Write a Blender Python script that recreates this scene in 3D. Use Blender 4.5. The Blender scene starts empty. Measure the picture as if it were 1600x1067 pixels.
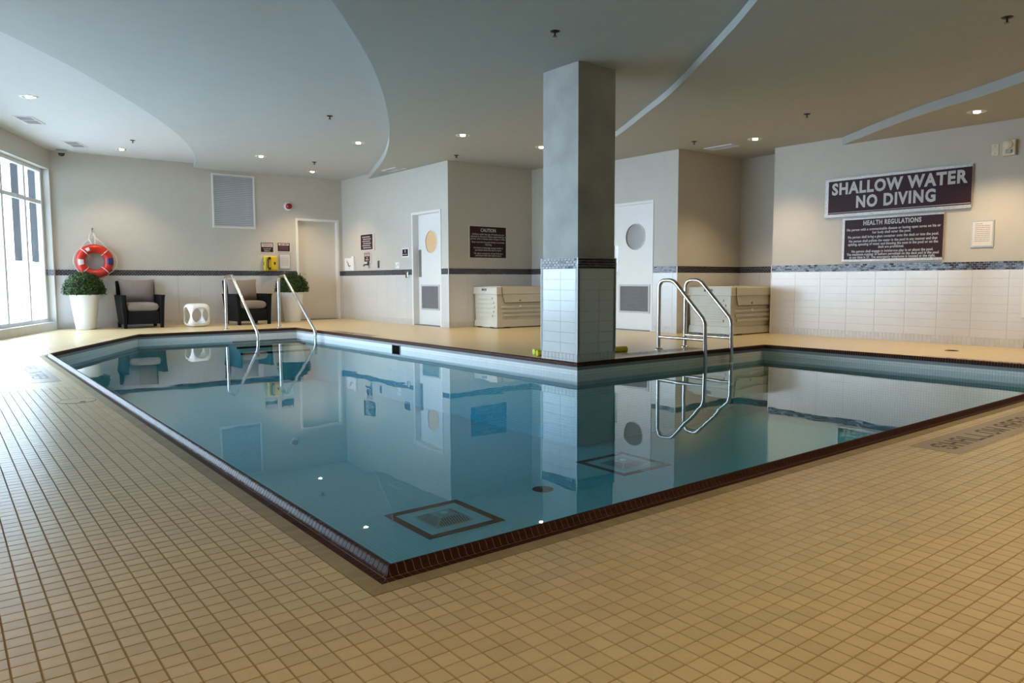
import bpy, bmesh, math, random
import numpy as np
from mathutils import Vector, Matrix

random.seed(7)
rng = np.random.default_rng(7)
SC = bpy.context.scene
COL = SC.collection
R = math.radians

# ------------------------------------------------------------------ camera
def make_camera():
    f_px, pitch, roll, yaw = 1149.7, R(4.732), R(-0.181), R(52.017)
    fw = Vector((math.cos(yaw), math.sin(yaw), 0)); rt = Vector((math.sin(yaw), -math.cos(yaw), 0)); up = Vector((0, 0, 1))
    F = fw * math.cos(pitch) - up * math.sin(pitch)
    U = up * math.cos(pitch) + fw * math.sin(pitch)
    Rv = rt * math.cos(roll) + U * math.sin(roll)
    U2 = U * math.cos(roll) - rt * math.sin(roll)
    cd = bpy.data.cameras.new('camera'); cd.sensor_width = 36; cd.lens = 36 * f_px / 1600
    cd.clip_start = 0.02; cd.clip_end = 200
    o = bpy.data.objects.new('camera', cd); COL.objects.link(o)
    m = Matrix.Identity(4)
    for i in range(3):
        m[i][0] = Rv[i]; m[i][1] = U2[i]; m[i][2] = -F[i]
    m[0][3], m[1][3], m[2][3] = -0.986, -1.845, 0.8465
    o.matrix_world = m
    SC.camera = o
    return Vector((-0.986, -1.845, 0.8465)), F, Rv, U2, f_px
CAM, CF, CR, CU, CFPX = make_camera()

# ------------------------------------------------------------------ world, exposure
WORLD_STRENGTH = 21.0
LAMP_W = 135.0
w = bpy.data.worlds.new('overcast_sky'); SC.world = w; w.use_nodes = True
bg = w.node_tree.nodes['Background']
bg.inputs['Color'].default_value = (0.68, 0.83, 1.0, 1); bg.inputs['Strength'].default_value = WORLD_STRENGTH
SC.view_settings.view_transform = 'Standard'; SC.view_settings.look = 'None'
SC.view_settings.exposure = -0.10; SC.view_settings.gamma = 1.0; SC.view_settings.use_curve_mapping = False
try:
    SC.cycles.max_bounces = 12; SC.cycles.diffuse_bounces = 6; SC.cycles.glossy_bounces = 5
    SC.cycles.transparent_max_bounces = 16; SC.cycles.transmission_bounces = 6
    SC.cycles.use_denoising = True
    SC.cycles.caustics_reflective = False; SC.cycles.caustics_refractive = False
    SC.cycles.sample_clamp_indirect = 6.0
except Exception:
    pass

# plan of the room (metres): x along the near pool edge, y along the left pool edge
Y1, X1, Y2, X2, X3, Y3, Y4, X4, Y5, X5, YF = 13.628, 6.271, 9.286, 8.20, 8.289, 7.45, 5.779, 9.94, 4.83, 9.44, -5.5
WIN_C = Vector((0.72, 13.628, 0)); WIN_D = Vector((-0.40398, -0.91477, 0)); WIN_N = Vector((0.91477, -0.40398, 0))
WIN_LEN = (Y1 - YF) / 0.91477
POOL = [(0, 0), (7.271, 0), (7.271, 3.525), (4.035, 3.525), (4.035, 10.827), (1.467, 10.827), (0, 8.072)]
L0, L1, L2, L3, L4 = 3.17, 3.08, 2.97, 2.89, 2.78
BAND0, BAND1, BASE_H = 0.964, 1.068, 0.107
WATER_Z, POOL_Z = -0.111, -0.83
T0, T1 = 0.07, 9.30                      # the glazing, measured from the far corner

# a light portal only tells the renderer where daylight enters; it gives off nothing itself
pl = bpy.data.lights.new('window_portal', 'AREA'); pl.shape = 'RECTANGLE'; pl.size = T1 - T0; pl.size_y = 2.7
pl.cycles.is_portal = True
po = bpy.data.objects.new('window_portal', pl); COL.objects.link(po)
_c = WIN_C + WIN_D * ((T0 + T1) / 2) - WIN_N * 0.24
pm = Matrix.Identity(4)
for i in range(3):
    pm[i][0] = WIN_D[i]; pm[i][2] = -WIN_N[i]
_y = Vector((pm[0][2], pm[1][2], pm[2][2])).cross(Vector((pm[0][0], pm[1][0], pm[2][0])))
for i in range(3):
    pm[i][1] = _y[i]; pm[i][3] = _c[i]
pm[2][3] = 1.49
po.matrix_world = pm

# ------------------------------------------------------------------ materials
MATS = {}
def nt(name):
    m = bpy.data.materials.new(name); m.use_nodes = True
    n = m.node_tree.nodes; l = m.node_tree.links
    return m, n, l, n['Principled BSDF']
def mat(name, col, rough=0.5, metal=0.0, var=0.05, nscale=6.0, bump=0.0, bscale=60.0, spec=0.5, coat=0.0, objrand=0.0):
    if name in MATS: return MATS[name]
    m, n, l, b = nt(name)
    b.inputs['Roughness'].default_value = rough; b.inputs['Metallic'].default_value = metal
    b.inputs['Specular IOR Level'].default_value = spec
    if coat: b.inputs['Coat Weight'].default_value = coat
    tc = n.new('ShaderNodeTexCoord')
    no = n.new('ShaderNodeTexNoise'); no.inputs['Scale'].default_value = nscale; no.inputs['Detail'].default_value = 4
    l.new(tc.outputs['Object'], no.inputs['Vector'])
    mr = n.new('ShaderNodeMapRange'); mr.inputs['From Min'].default_value = 0.3; mr.inputs['From Max'].default_value = 0.7
    mr.inputs['To Min'].default_value = 1 - var; mr.inputs['To Max'].default_value = 1 + var
    l.new(no.outputs['Fac'], mr.inputs['Value'])
    fac = mr.outputs['Result']
    if objrand:
        oi = n.new('ShaderNodeObjectInfo'); m2 = n.new('ShaderNodeMapRange')
        m2.inputs['To Min'].default_value = 1 - objrand; m2.inputs['To Max'].default_value = 1 + objrand
        l.new(oi.outputs['Random'], m2.inputs['Value'])
        mu = n.new('ShaderNodeMath'); mu.operation = 'MULTIPLY'
        l.new(fac, mu.inputs[0]); l.new(m2.outputs['Result'], mu.inputs[1]); fac = mu.outputs[0]
    vm = n.new('ShaderNodeVectorMath'); vm.operation = 'SCALE'; vm.inputs[0].default_value = col[:3]
    l.new(fac, vm.inputs['Scale']); l.new(vm.outputs['Vector'], b.inputs['Base Color'])
    if bump:
        nb = n.new('ShaderNodeTexNoise'); nb.inputs['Scale'].default_value = bscale; nb.inputs['Detail'].default_value = 3
        l.new(tc.outputs['Object'], nb.inputs['Vector'])
        bn = n.new('ShaderNodeBump'); bn.inputs['Strength'].default_value = bump; bn.inputs['Distance'].default_value = 0.003
        l.new(nb.outputs['Fac'], bn.inputs['Height']); l.new(bn.outputs['Normal'], b.inputs['Normal'])
    MATS[name] = m
    return m
def mat_attr(name, col, rough, amount, spec=0.5):
    """tile colour varied piece by piece through the mesh attribute 'tone'"""
    if name in MATS: return MATS[name]
    m, n, l, b = nt(name)
    b.inputs['Roughness'].default_value = rough; b.inputs['Specular IOR Level'].default_value = spec
    at = n.new('ShaderNodeAttribute'); at.attribute_name = 'tone'
    mr = n.new('ShaderNodeMapRange'); mr.inputs['To Min'].default_value = 1 - amount; mr.inputs['To Max'].default_value = 1 + amount
    l.new(at.outputs['Fac'], mr.inputs['Value'])
    vm = n.new('ShaderNodeVectorMath'); vm.operation = 'SCALE'; vm.inputs[0].default_value = col[:3]
    l.new(mr.outputs['Result'], vm.inputs['Scale']); l.new(vm.outputs['Vector'], b.inputs['Base Color'])
    MATS[name] = m
    return m
def mat_grid(name, col, grout, pitch, gap, rough, var=0.06, coord='UV', off=(0, 0)):
    if name in MATS: return MATS[name]
    m, n, l, b = nt(name)
    tc = n.new('ShaderNodeTexCoord'); mp = n.new('ShaderNodeMapping')
    mp.inputs['Location'].default_value = (-off[0], -off[1], 0)
    l.new(tc.outputs[coord], mp.inputs['Vector'])
    br = n.new('ShaderNodeTexBrick'); br.offset = 0; br.squash = 1
    br.inputs['Scale'].default_value = 1; br.inputs['Brick Width'].default_value = pitch; br.inputs['Row Height'].default_value = pitch
    br.inputs['Mortar Size'].default_value = gap; br.inputs['Mortar Smooth'].default_value = 0.1
    br.inputs['Color1'].default_value = tuple(c * (1 - var) for c in col) + (1,)
    br.inputs['Color2'].default_value = tuple(c * (1 + var) for c in col) + (1,)
    br.inputs['Mortar'].default_value = tuple(grout) + (1,)
    l.new(mp.outputs['Vector'], br.inputs['Vector']); l.new(br.outputs['Color'], b.inputs['Base Color'])
    b.inputs['Roughness'].default_value = rough
    bn = n.new('ShaderNodeBump'); bn.inputs['Strength'].default_value = 0.4; bn.inputs['Distance'].default_value = 0.001; bn.invert = True
    l.new(br.outputs['Fac'], bn.inputs['Height']); l.new(bn.outputs['Normal'], b.inputs['Normal'])
    MATS[name] = m
    return m
def mat_emit(name, col, strength):
    m, n, l, b = nt(name)
    b.inputs['Base Color'].default_value = tuple(col) + (1,)
    b.inputs['Emission Color'].default_value = tuple(col) + (1,); b.inputs['Emission Strength'].default_value = strength
    MATS[name] = m
    return m
def mat_glass(name, tint, refl_rough=0.0):
    m = bpy.data.materials.new(name); m.use_nodes = True
    n = m.node_tree.nodes; l = m.node_tree.links; n.clear()
    out = n.new('ShaderNodeOutputMaterial'); mix = n.new('ShaderNodeMixShader'); tr = n.new('ShaderNodeBsdfTransparent'); gl = n.new('ShaderNodeBsdfGlossy')
    tr.inputs['Color'].default_value = tuple(tint) + (1,); gl.inputs['Roughness'].default_value = refl_rough
    schlick(n, l, mix.inputs['Fac'], 0.04)
    l.new(tr.outputs[0], mix.inputs[1]); l.new(gl.outputs[0], mix.inputs[2]); l.new(mix.outputs[0], out.inputs['Surface'])
    MATS[name] = m
    return m
def schlick(n, l, target, f0):
    ge = n.new('ShaderNodeNewGeometry'); dt = n.new('ShaderNodeVectorMath'); dt.operation = 'DOT_PRODUCT'
    l.new(ge.outputs['Normal'], dt.inputs[0]); l.new(ge.outputs['Incoming'], dt.inputs[1])
    ab = n.new('ShaderNodeMath'); ab.operation = 'ABSOLUTE'; l.new(dt.outputs['Value'], ab.inputs[0])
    su = n.new('ShaderNodeMath'); su.operation = 'SUBTRACT'; su.inputs[0].default_value = 1; l.new(ab.outputs[0], su.inputs[1])
    pw = n.new('ShaderNodeMath'); pw.operation = 'POWER'; pw.inputs[1].default_value = 5; l.new(su.outputs[0], pw.inputs[0])
    ma = n.new('ShaderNodeMath'); ma.operation = 'MULTIPLY_ADD'; ma.inputs[1].default_value = 1 - f0; ma.inputs[2].default_value = f0
    l.new(pw.outputs[0], ma.inputs[0]); l.new(ma.outputs[0], target)
def mat_water():
    m = bpy.data.materials.new('pool_water'); m.use_nodes = True
    n = m.node_tree.nodes; l = m.node_tree.links; n.clear()
    out = n.new('ShaderNodeOutputMaterial'); mix = n.new('ShaderNodeMixShader'); tr = n.new('ShaderNodeBsdfTransparent'); gl = n.new('ShaderNodeBsdfGlossy')
    gl.inputs['Roughness'].default_value = 0.012; gl.inputs['Color'].default_value = (0.88, 0.91, 0.92, 1)
    schlick(n, l, mix.inputs['Fac'], 0.025)
    tc = n.new('ShaderNodeTexCoord'); no = n.new('ShaderNodeTexNoise')
    no.inputs['Scale'].default_value = 2.2; no.inputs['Detail'].default_value = 2; no.inputs['Roughness'].default_value = 0.35
    l.new(tc.outputs['Object'], no.inputs['Vector'])
    bn = n.new('ShaderNodeBump'); bn.inputs['Strength'].default_value = 1.0; bn.inputs['Distance'].default_value = 0.0011
    l.new(no.outputs['Fac'], bn.inputs['Height']); l.new(bn.outputs['Normal'], gl.inputs['Normal'])
    l.new(tr.outputs[0], mix.inputs[1]); l.new(gl.outputs[0], mix.inputs[2]); l.new(mix.outputs[0], out.inputs['Surface'])
    va = n.new('ShaderNodeVolumeAbsorption'); va.inputs['Color'].default_value = (0.42, 0.845, 0.92, 1); va.inputs['Density'].default_value = 1.0
    l.new(va.outputs[0], out.inputs['Volume'])
    return m

TILE_COL, GROUT = (0.70, 0.545, 0.295), (0.33, 0.235, 0.10)
M_TILE = mat('deck_tile', TILE_COL, 0.30, objrand=0.07, var=0.05, nscale=30)
M_TILEF = mat_attr('deck_tile_field', TILE_COL, 0.30, 0.06)
M_TILEG = mat_grid('deck_tile_far', TILE_COL, (0.45, 0.34, 0.19), 0.0535, 0.0016, 0.30, 0.05, 'Object', (-0.104, -0.1))
M_GROUT = mat('deck_grout', GROUT, 0.9)
M_KHAKI = mat_attr('border_khaki', (0.40, 0.31, 0.17), 0.6, 0.1)
M_BROWN = mat('coping_brown', (0.050, 0.017, 0.010), 0.42, var=0.1, objrand=0.12, spec=0.09)
M_BROWNF = mat_attr('coping_brown_field', (0.050, 0.017, 0.010), 0.42, 0.12, 0.09)
M_CGROUT = mat('coping_grout', (0.36, 0.26, 0.18), 0.85)
M_PAINT = mat('wall_paint', (0.53, 0.50, 0.445), 0.6, var=0.02, bump=0.06, bscale=120)
M_CEIL = mat('ceiling_tone_pale', (0.64, 0.65, 0.66), 0.8, var=0.02, bump=0.05, bscale=80)
M_CEIL1 = mat('ceiling_tone_mid', (0.52, 0.54, 0.55), 0.8, var=0.02, bump=0.05, bscale=80)
M_CEIL2 = mat('ceiling_tone_deep', (0.43, 0.44, 0.42), 0.8, var=0.02, bump=0.05, bscale=80)  # lower ceiling levels get darker tones to bring out the curved steps
M_WTILE = mat('wall_tile_white', (0.63, 0.615, 0.60), 0.2, var=0.02, objrand=0.015)
M_WGROUT = mat('wall_grout', (0.60, 0.585, 0.565), 0.8)
M_BASE = mat_attr('base_tile', (0.56, 0.54, 0.51), 0.35, 0.05)
M_BAND = mat_attr('band_glass', (0.012, 0.008, 0.016), 0.14, 0.5, 0.35)
M_BGROUT = mat('band_grout', (0.42, 0.40, 0.40), 0.7)
M_TRIMW = mat('white_trim', (0.80, 0.80, 0.79), 0.3)
M_PLASTER = mat('column_plaster', (0.345, 0.335, 0.305), 0.55, var=0.16, nscale=3.0, bump=0.25, bscale=40)
M_POOLT = mat_grid('pool_mosaic', (0.80, 0.80, 0.78), (0.46, 0.47, 0.47), 0.0266, 0.0014, 0.4, 0.04)
M_POOLG = mat('pool_grey_band', (0.30, 0.29, 0.28), 0.5)  # darker grey band on the pool wall just below the coping
M_DARKT = mat_grid('pool_dark_mosaic', (0.035, 0.02, 0.02), (0.12, 0.10, 0.09), 0.0266, 0.0014, 0.3)
M_STEEL = mat('stainless_steel', (0.62, 0.61, 0.59), 0.18, metal=1.0, var=0.02)
M_DOOR = mat('door_paint', (0.74, 0.735, 0.72), 0.35, var=0.01)
M_DOORB = mat('door_paint_beige', (0.62, 0.585, 0.52), 0.4, var=0.01)
M_FRAMEW = mat('frame_paint', (0.76, 0.75, 0.73), 0.35, var=0.01)
M_ALU = mat('window_frame', (0.72, 0.75, 0.78), 0.35, var=0.02)
M_WICK = None
M_CUSH = mat('cushion_fabric', (0.235, 0.19, 0.168), 0.85, var=0.05, bump=0.25, bscale=500)
M_BLACK = mat('black_plastic', (0.012, 0.012, 0.013), 0.4)
M_WHITE = mat('white_plastic', (0.82, 0.82, 0.81), 0.3, var=0.01)
M_BOX = mat('resin_box', (0.56, 0.535, 0.455), 0.5, var=0.03, bump=0.1, bscale=200)
M_BOXD = mat('resin_seam', (0.10, 0.09, 0.07), 0.6)
M_RED = mat('buoy_red', (0.50, 0.022, 0.008), 0.35, var=0.05)
M_ROPE = mat('white_rope', (0.72, 0.68, 0.64), 0.8)
M_MAROON = mat('sign_maroon', (0.030, 0.006, 0.010), 0.55, var=0.05, spec=0.25)
M_SIGNTXT = mat('sign_silver_text', (0.50, 0.49, 0.49), 0.45)
M_SILVER = mat('sign_silver_foil', (0.46, 0.42, 0.405), 0.42, metal=0.3, var=0.35, nscale=90, bump=0.5, bscale=140)
M_PAPER = mat('paper', (0.70, 0.67, 0.66), 0.7, var=0.02)
M_PRINT = mat('print_grey', (0.22, 0.20, 0.20), 0.8)
M_REDP = mat('print_red', (0.30, 0.02, 0.035), 0.6)
M_GREYF = mat('grey_frame', (0.42, 0.42, 0.40), 0.4, metal=0.4)
M_YELLOW = mat('phone_yellow', (0.72, 0.50, 0.006), 0.35)
M_NOODLE = mat('noodle_foam', (0.55, 0.52, 0.03), 0.8, bump=0.2, bscale=300)
M_NOODLE2 = mat('noodle_foam_light', (0.60, 0.66, 0.09), 0.8, bump=0.2, bscale=300)
M_LEAF = mat('boxwood_leaf', (0.030, 0.062, 0.010), 0.5, var=0.6, nscale=40, spec=0.22)
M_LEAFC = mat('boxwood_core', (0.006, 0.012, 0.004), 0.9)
M_GREY = mat('grille_grey', (0.17, 0.17, 0.175), 0.5)
M_LOUV = mat('louver_grey', (0.56, 0.57, 0.60), 0.4)
M_DARK = mat('dark_void', (0.010, 0.009, 0.010), 0.95, spec=0.0)
M_GLOW = mat_emit('warm_room_glass', (0.50, 0.34, 0.18), 0.35)
M_DIMGL = mat('dim_room_glass', (0.22, 0.195, 0.165), 0.2)
M_BULB = mat_emit('lamp_bulb', (1.0, 0.86, 0.62), 30.0)
M_REFL = mat('lamp_reflector', (0.80, 0.78, 0.72), 0.12, metal=1.0)
M_SPRK = mat('sprinkler_metal', (0.05, 0.05, 0.05), 0.3, metal=0.8)
M_GLASS = mat_glass('window_glass', (0.93, 0.96, 0.97))
M_SNOW = mat('outdoor_concrete', (0.75, 0.76, 0.78), 0.9)
M_POST = mat('outer_fin_steel', (0.022, 0.028, 0.038), 0.6)
M_WATER = mat_water()

def wicker():
    m, n, l, b = nt('black_wicker')
    b.inputs['Base Color'].default_value = (0.006, 0.006, 0.007, 1); b.inputs['Roughness'].default_value = 0.6; b.inputs['Specular IOR Level'].default_value = 0.15
    tc = n.new('ShaderNodeTexCoord')
    w1 = n.new('ShaderNodeTexWave'); w1.bands_direction = 'Z'; w1.inputs['Scale'].default_value = 28
    w2 = n.new('ShaderNodeTexWave'); w2.bands_direction = 'X'; w2.inputs['Scale'].default_value = 28
    l.new(tc.outputs['Object'], w1.inputs['Vector']); l.new(tc.outputs['Object'], w2.inputs['Vector'])
    mu = n.new('ShaderNodeMath'); mu.operation = 'MULTIPLY'; l.new(w1.outputs['Fac'], mu.inputs[0]); l.new(w2.outputs['Fac'], mu.inputs[1])
    bn = n.new('ShaderNodeBump'); bn.inputs['Strength'].default_value = 0.6; bn.inputs['Distance'].default_value = 0.004
    l.new(mu.outputs[0], bn.inputs['Height']); l.new(bn.outputs['Normal'], b.inputs['Normal'])
    return m
M_WICK = wicker()

# ------------------------------------------------------------------ mesh helpers
class MB:
    def __init__(s): s.v = []; s.f = []; s.tone = None
    def add(s, vs, fs):
        o = len(s.v); s.v += [tuple(p) for p in vs]; s.f += [tuple(i + o for i in f) for f in fs]; return s
    def box(s, x0, x1, y0, y1, z0, z1):
        return s.add([(x0, y0, z0), (x1, y0, z0), (x1, y1, z0), (x0, y1, z0), (x0, y0, z1), (x1, y0, z1), (x1, y1, z1), (x0, y1, z1)],
                     [(0, 3, 2, 1), (4, 5, 6, 7), (0, 1, 5, 4), (1, 2, 6, 5), (2, 3, 7, 6), (3, 0, 4, 7)])
    def hexa(s, b, t):   # bottom 4, top 4 (counter-clockwise seen from above)
        return s.add(list(b) + list(t), [(0, 3, 2, 1), (4, 5, 6, 7), (0, 1, 5, 4), (1, 2, 6, 5), (2, 3, 7, 6), (3, 0, 4, 7)])
    def prism(s, poly, z0, z1):
        n = len(poly)
        vs = [(p[0], p[1], z0) for p in poly] + [(p[0], p[1], z1) for p in poly]
        return s.add(vs, [tuple(range(n - 1, -1, -1)), tuple(range(n, 2 * n))] + [(i, (i + 1) % n, n + (i + 1) % n, n + i) for i in range(n)])
    def lathe(s, prof, n=32, c=(0, 0, 0), axis='z', cap=True):
        vs = []; fs = []
        for r, h in prof:
            for k in range(n):
                a = 2 * math.pi * k / n; x, y = r * math.cos(a), r * math.sin(a)
                p = (x, y, h) if axis == 'z' else ((h, x, y) if axis == 'x' else (y, h, x))
                vs.append((p[0] + c[0], p[1] + c[1], p[2] + c[2]))
        for i in range(len(prof) - 1):
            for k in range(n):
                fs.append((i * n + k, i * n + (k + 1) % n, (i + 1) * n + (k + 1) % n, (i + 1) * n + k))
        if cap:
            fs.append(tuple(range(n - 1, -1, -1))); m = (len(prof) - 1) * n; fs.append(tuple(range(m, m + n)))
        return s.add(vs, fs)
    def tube(s, path, r, n=14, closed=False):
        P = [Vector(p) for p in path]; m = len(P); vs = []; fs = []
        def tan(i):
            if closed: return (P[(i + 1) % m] - P[(i - 1) % m]).normalized()
            return (P[min(i + 1, m - 1)] - P[max(i - 1, 0)]).normalized()
        t = tan(0); a = Vector((0, 0, 1)) if abs(t.z) < 0.9 else Vector((1, 0, 0)); u = t.cross(a).normalized()
        for i in range(m):
            t = tan(i); u = (u - t * u.dot(t)).normalized(); b = t.cross(u)
            for k in range(n):
                an = 2 * math.pi * k / n
                vs.append(P[i] + (u * math.cos(an) + b * math.sin(an)) * r)
        for i in range(m if closed else m - 1):
            j = (i + 1) % m
            for k in range(n): fs.append((i * n + k, i * n + (k + 1) % n, j * n + (k + 1) % n, j * n + k))
        if not closed:
            fs.append(tuple(range(n - 1, -1, -1))); fs.append(tuple(range((m - 1) * n, m * n)))
        return s.add(vs, fs)
    def mesh(s, name):
        me = bpy.data.meshes.new(name); me.from_pydata(s.v, [], s.f); me.update()
        bm = bmesh.new(); bm.from_mesh(me); bmesh.ops.recalc_face_normals(bm, faces=bm.faces); bm.to_mesh(me); bm.free()
        return me
    def build(s, name, m, parent=None, smooth=False, bevel=0.0, seg=2, angle=30):
        o = obj(name, s.mesh(name), m, parent)
        if smooth: shade(o, angle)
        if bevel:
            b = o.modifiers.new('bevel', 'BEVEL'); b.width = bevel; b.segments = seg; b.limit_method = 'ANGLE'; b.angle_limit = R(35)
        return o
def shade(o, angle=30):
    me = o.data
    me.polygons.foreach_set('use_smooth', [True] * len(me.polygons))
    bm = bmesh.new(); bm.from_mesh(me)
    for e in bm.edges:
        if len(e.link_faces) == 2 and e.calc_face_angle(0) > R(angle): e.smooth = False
    bm.to_mesh(me); bm.free()
def obj(name, me, m, parent=None):
    o = bpy.data.objects.new(name, me); COL.objects.link(o)
    if m is not None and len(me.materials) == 0: me.materials.append(m)
    if parent is not None: o.parent = parent
    return o
def tag(o, label, cat, group=None, kind=None):
    o['label'] = label; o['category'] = cat
    if group: o['group'] = group
    if kind: o['kind'] = kind
    return o
def thing(name, label, cat, mw=None, loc=None, rz=0.0, group=None, kind=None):
    o = bpy.data.objects.new(name, None); COL.objects.link(o); o.empty_display_size = 0.1
    if mw is not None: o.matrix_world = mw
    if loc is not None: o.location = loc; o.rotation_euler = (0, 0, rz)
    return tag(o, label, cat, group, kind)
def quads(name, V, tones, m, parent=None, kind='stuff'):
    """V: (N,8,3) boxes without a bottom -> one mesh, 5 quads a piece, attribute 'tone' per piece"""
    V = np.asarray(V, dtype=np.float64); N = len(V)
    fc = np.array([(4, 5, 6, 7), (0, 1, 5, 4), (1, 2, 6, 5), (2, 3, 7, 6), (3, 0, 4, 7)])
    F = (np.arange(N)[:, None, None] * 8 + fc[None]).reshape(-1, 4)
    me = bpy.data.meshes.new(name)
    me.vertices.add(N * 8); me.vertices.foreach_set('co', V.reshape(-1))
    me.loops.add(len(F) * 4); me.loops.foreach_set('vertex_index', F.reshape(-1).astype(np.int32))
    me.polygons.add(len(F)); me.polygons.foreach_set('loop_start', np.arange(0, len(F) * 4, 4, dtype=np.int32))
    me.update(calc_edges=True); me.validate()
    me.polygons.foreach_set('use_smooth', np.zeros(len(F), dtype=bool))
    at = me.attributes.new('tone', 'FLOAT', 'FACE'); at.data.foreach_set('value', np.repeat(np.asarray(tones, dtype=np.float32), 5))
    o = obj(name, me, m, parent)
    if kind: o['kind'] = kind
    return o
def tilebox(x0, x1, y0, y1, z0, z1, b=0.0):
    return [(x0, y0, z0), (x1, y0, z0), (x1, y1, z0), (x0, y1, z0), (x0 + b, y0 + b, z1), (x1 - b, y0 + b, z1), (x1 - b, y1 - b, z1), (x0 + b, y1 - b, z1)]
def fillet(pts, rad, n=7):
    """polyline with rounded corners; rad: one radius a corner"""
    P = [Vector(p) for p in pts]; out = [P[0]]
    for i in range(1, len(P) - 1):
        r = rad[i - 1] if isinstance(rad, (list, tuple)) else rad
        a = (P[i - 1] - P[i]).normalized(); b = (P[i + 1] - P[i]).normalized()
        ang = a.angle(b); d = min(r / math.tan(ang / 2), (P[i - 1] - P[i]).length * 0.49, (P[i + 1] - P[i]).length * 0.49)
        p0 = P[i] + a * d; p1 = P[i] + b * d
        for k in range(n + 1):
            t = k / n; out.append((p0 * (1 - t) + P[i] * t) * (1 - t) + (P[i] * (1 - t) + p1 * t) * t)
    out.append(P[-1])
    return out
def wall_frame(p, n, z=0.0):
    """local x to the right seen from the room, y up, z out of the wall"""
    n = Vector((n[0], n[1], 0)).normalized(); x = Vector((-n.y, n.x, 0)); m = Matrix.Identity(4)
    for i in range(3):
        m[i][0] = x[i]; m[i][1] = (0, 0, 1)[i]; m[i][2] = n[i]
    m[0][3], m[1][3], m[2][3] = p[0], p[1], z
    return m
DG = None
def text(body, name, size, m, parent, x, y, z, fit_w=None, bold=0.0, align='CENTER', spacing=1.0, track=1.0):
    cu = bpy.data.curves.new(name, 'FONT'); cu.body = body; cu.size = size; cu.align_x = align; cu.align_y = 'CENTER'
    cu.extrude = 0.0006; cu.offset = bold; cu.space_line = spacing; cu.space_character = track; cu.resolution_u = 3
    t = bpy.data.objects.new(name + '_curve', cu); COL.objects.link(t)
    bpy.context.view_layer.update()
    me = bpy.data.meshes.new_from_object(t.evaluated_get(bpy.context.evaluated_depsgraph_get()))
    me.name = name
    bpy.data.objects.remove(t)
    me.materials.clear()
    xs = [v.co.x for v in me.vertices]
    if fit_w and xs:
        s = fit_w / (max(xs) - min(xs))
        for v in me.vertices: v.co.x *= s
    o = obj(name, me, m, parent); o.location = (x, y, z)
    return o
def bars(name, rows, m, parent, z, h):
    """flat print too small to read: rows of (x0, x1, y)"""
    b = MB()
    for x0, x1, y in rows:
        x = x0
        while x < x1 - 0.004:
            wd = min(random.uniform(0.015, 0.05), x1 - x); b.box(x, x + wd, y - h / 2, y + h / 2, z, z + 0.0006); x += wd + h * 0.45
    return b.build(name, m, parent)

# ================================================================== ROOM SHELL
def wall(name, p0, p1, label, ztop=3.3, doors=(), tiles=True, thick=0.12, trim='--'):
    """p0 -> p1 runs to the right seen from inside; local x along, y up, z into the room. doors: (a0, a1, h)"""
    d = Vector((p1[0] - p0[0], p1[1] - p0[1], 0)); ln = d.length; d.normalize(); n = (d.y, -d.x)
    mw = wall_frame(p0, n)
    root = thing(name, label, 'wall', mw=mw, kind='structure')
    cuts = sorted(doors); b = MB(); spans = []
    e0, e1 = [-0.12 if c == '-' else 0.0015 for c in trim]   # run on at inner corners, stop short at outer ones
    xs = 0.0
    for a0, a1, z0, z1 in cuts:
        b.box(e0 if xs == 0 else xs, a0, 0, ztop, -thick, 0); b.box(a0, a1, z1, ztop, -thick, 0)
        if z0 > 0: b.box(a0, a1, 0, z0, -thick, 0)
        else: MB().box(a0 - 0.05, a1 + 0.05, 0.0, z1 + 0.05, -0.24, -0.2).build('door_backing', M_DARK, root)
        if z0 == 0: MB().box(a0 - 0.05, a1 + 0.05, -0.05, 0.0005, -0.24, -0.11).build('door_step', M_DARK, root)
        spans.append((xs, a0)); xs = a1
    b.box(e0 if xs == 0 else xs, ln - e1, 0, ztop, -thick, 0); spans.append((xs, ln))
    b.build('wall_body', M_PAINT, root)
    if tiles:
        for s0, s1 in spans:
            if s1 - s0 > 0.02: wainscot(root, s0, s1)
    return root
TILE_ME = {}
def tile_mesh(wd, ht):
    k = (round(wd, 3), round(ht, 3))
    if k not in TILE_ME:
        b = MB(); e = 0.0006
        b.hexa([(0, 0, 0), (wd, 0, 0), (wd, ht, 0), (0, ht, 0)], [(e, e, 0.008), (wd - e, e, 0.008), (wd - e, ht - e, 0.008), (e, ht - e, 0.008)])
        me = b.mesh('wall_tile'); me.materials.append(M_WTILE); TILE_ME[k] = me
    return TILE_ME[k]
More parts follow.
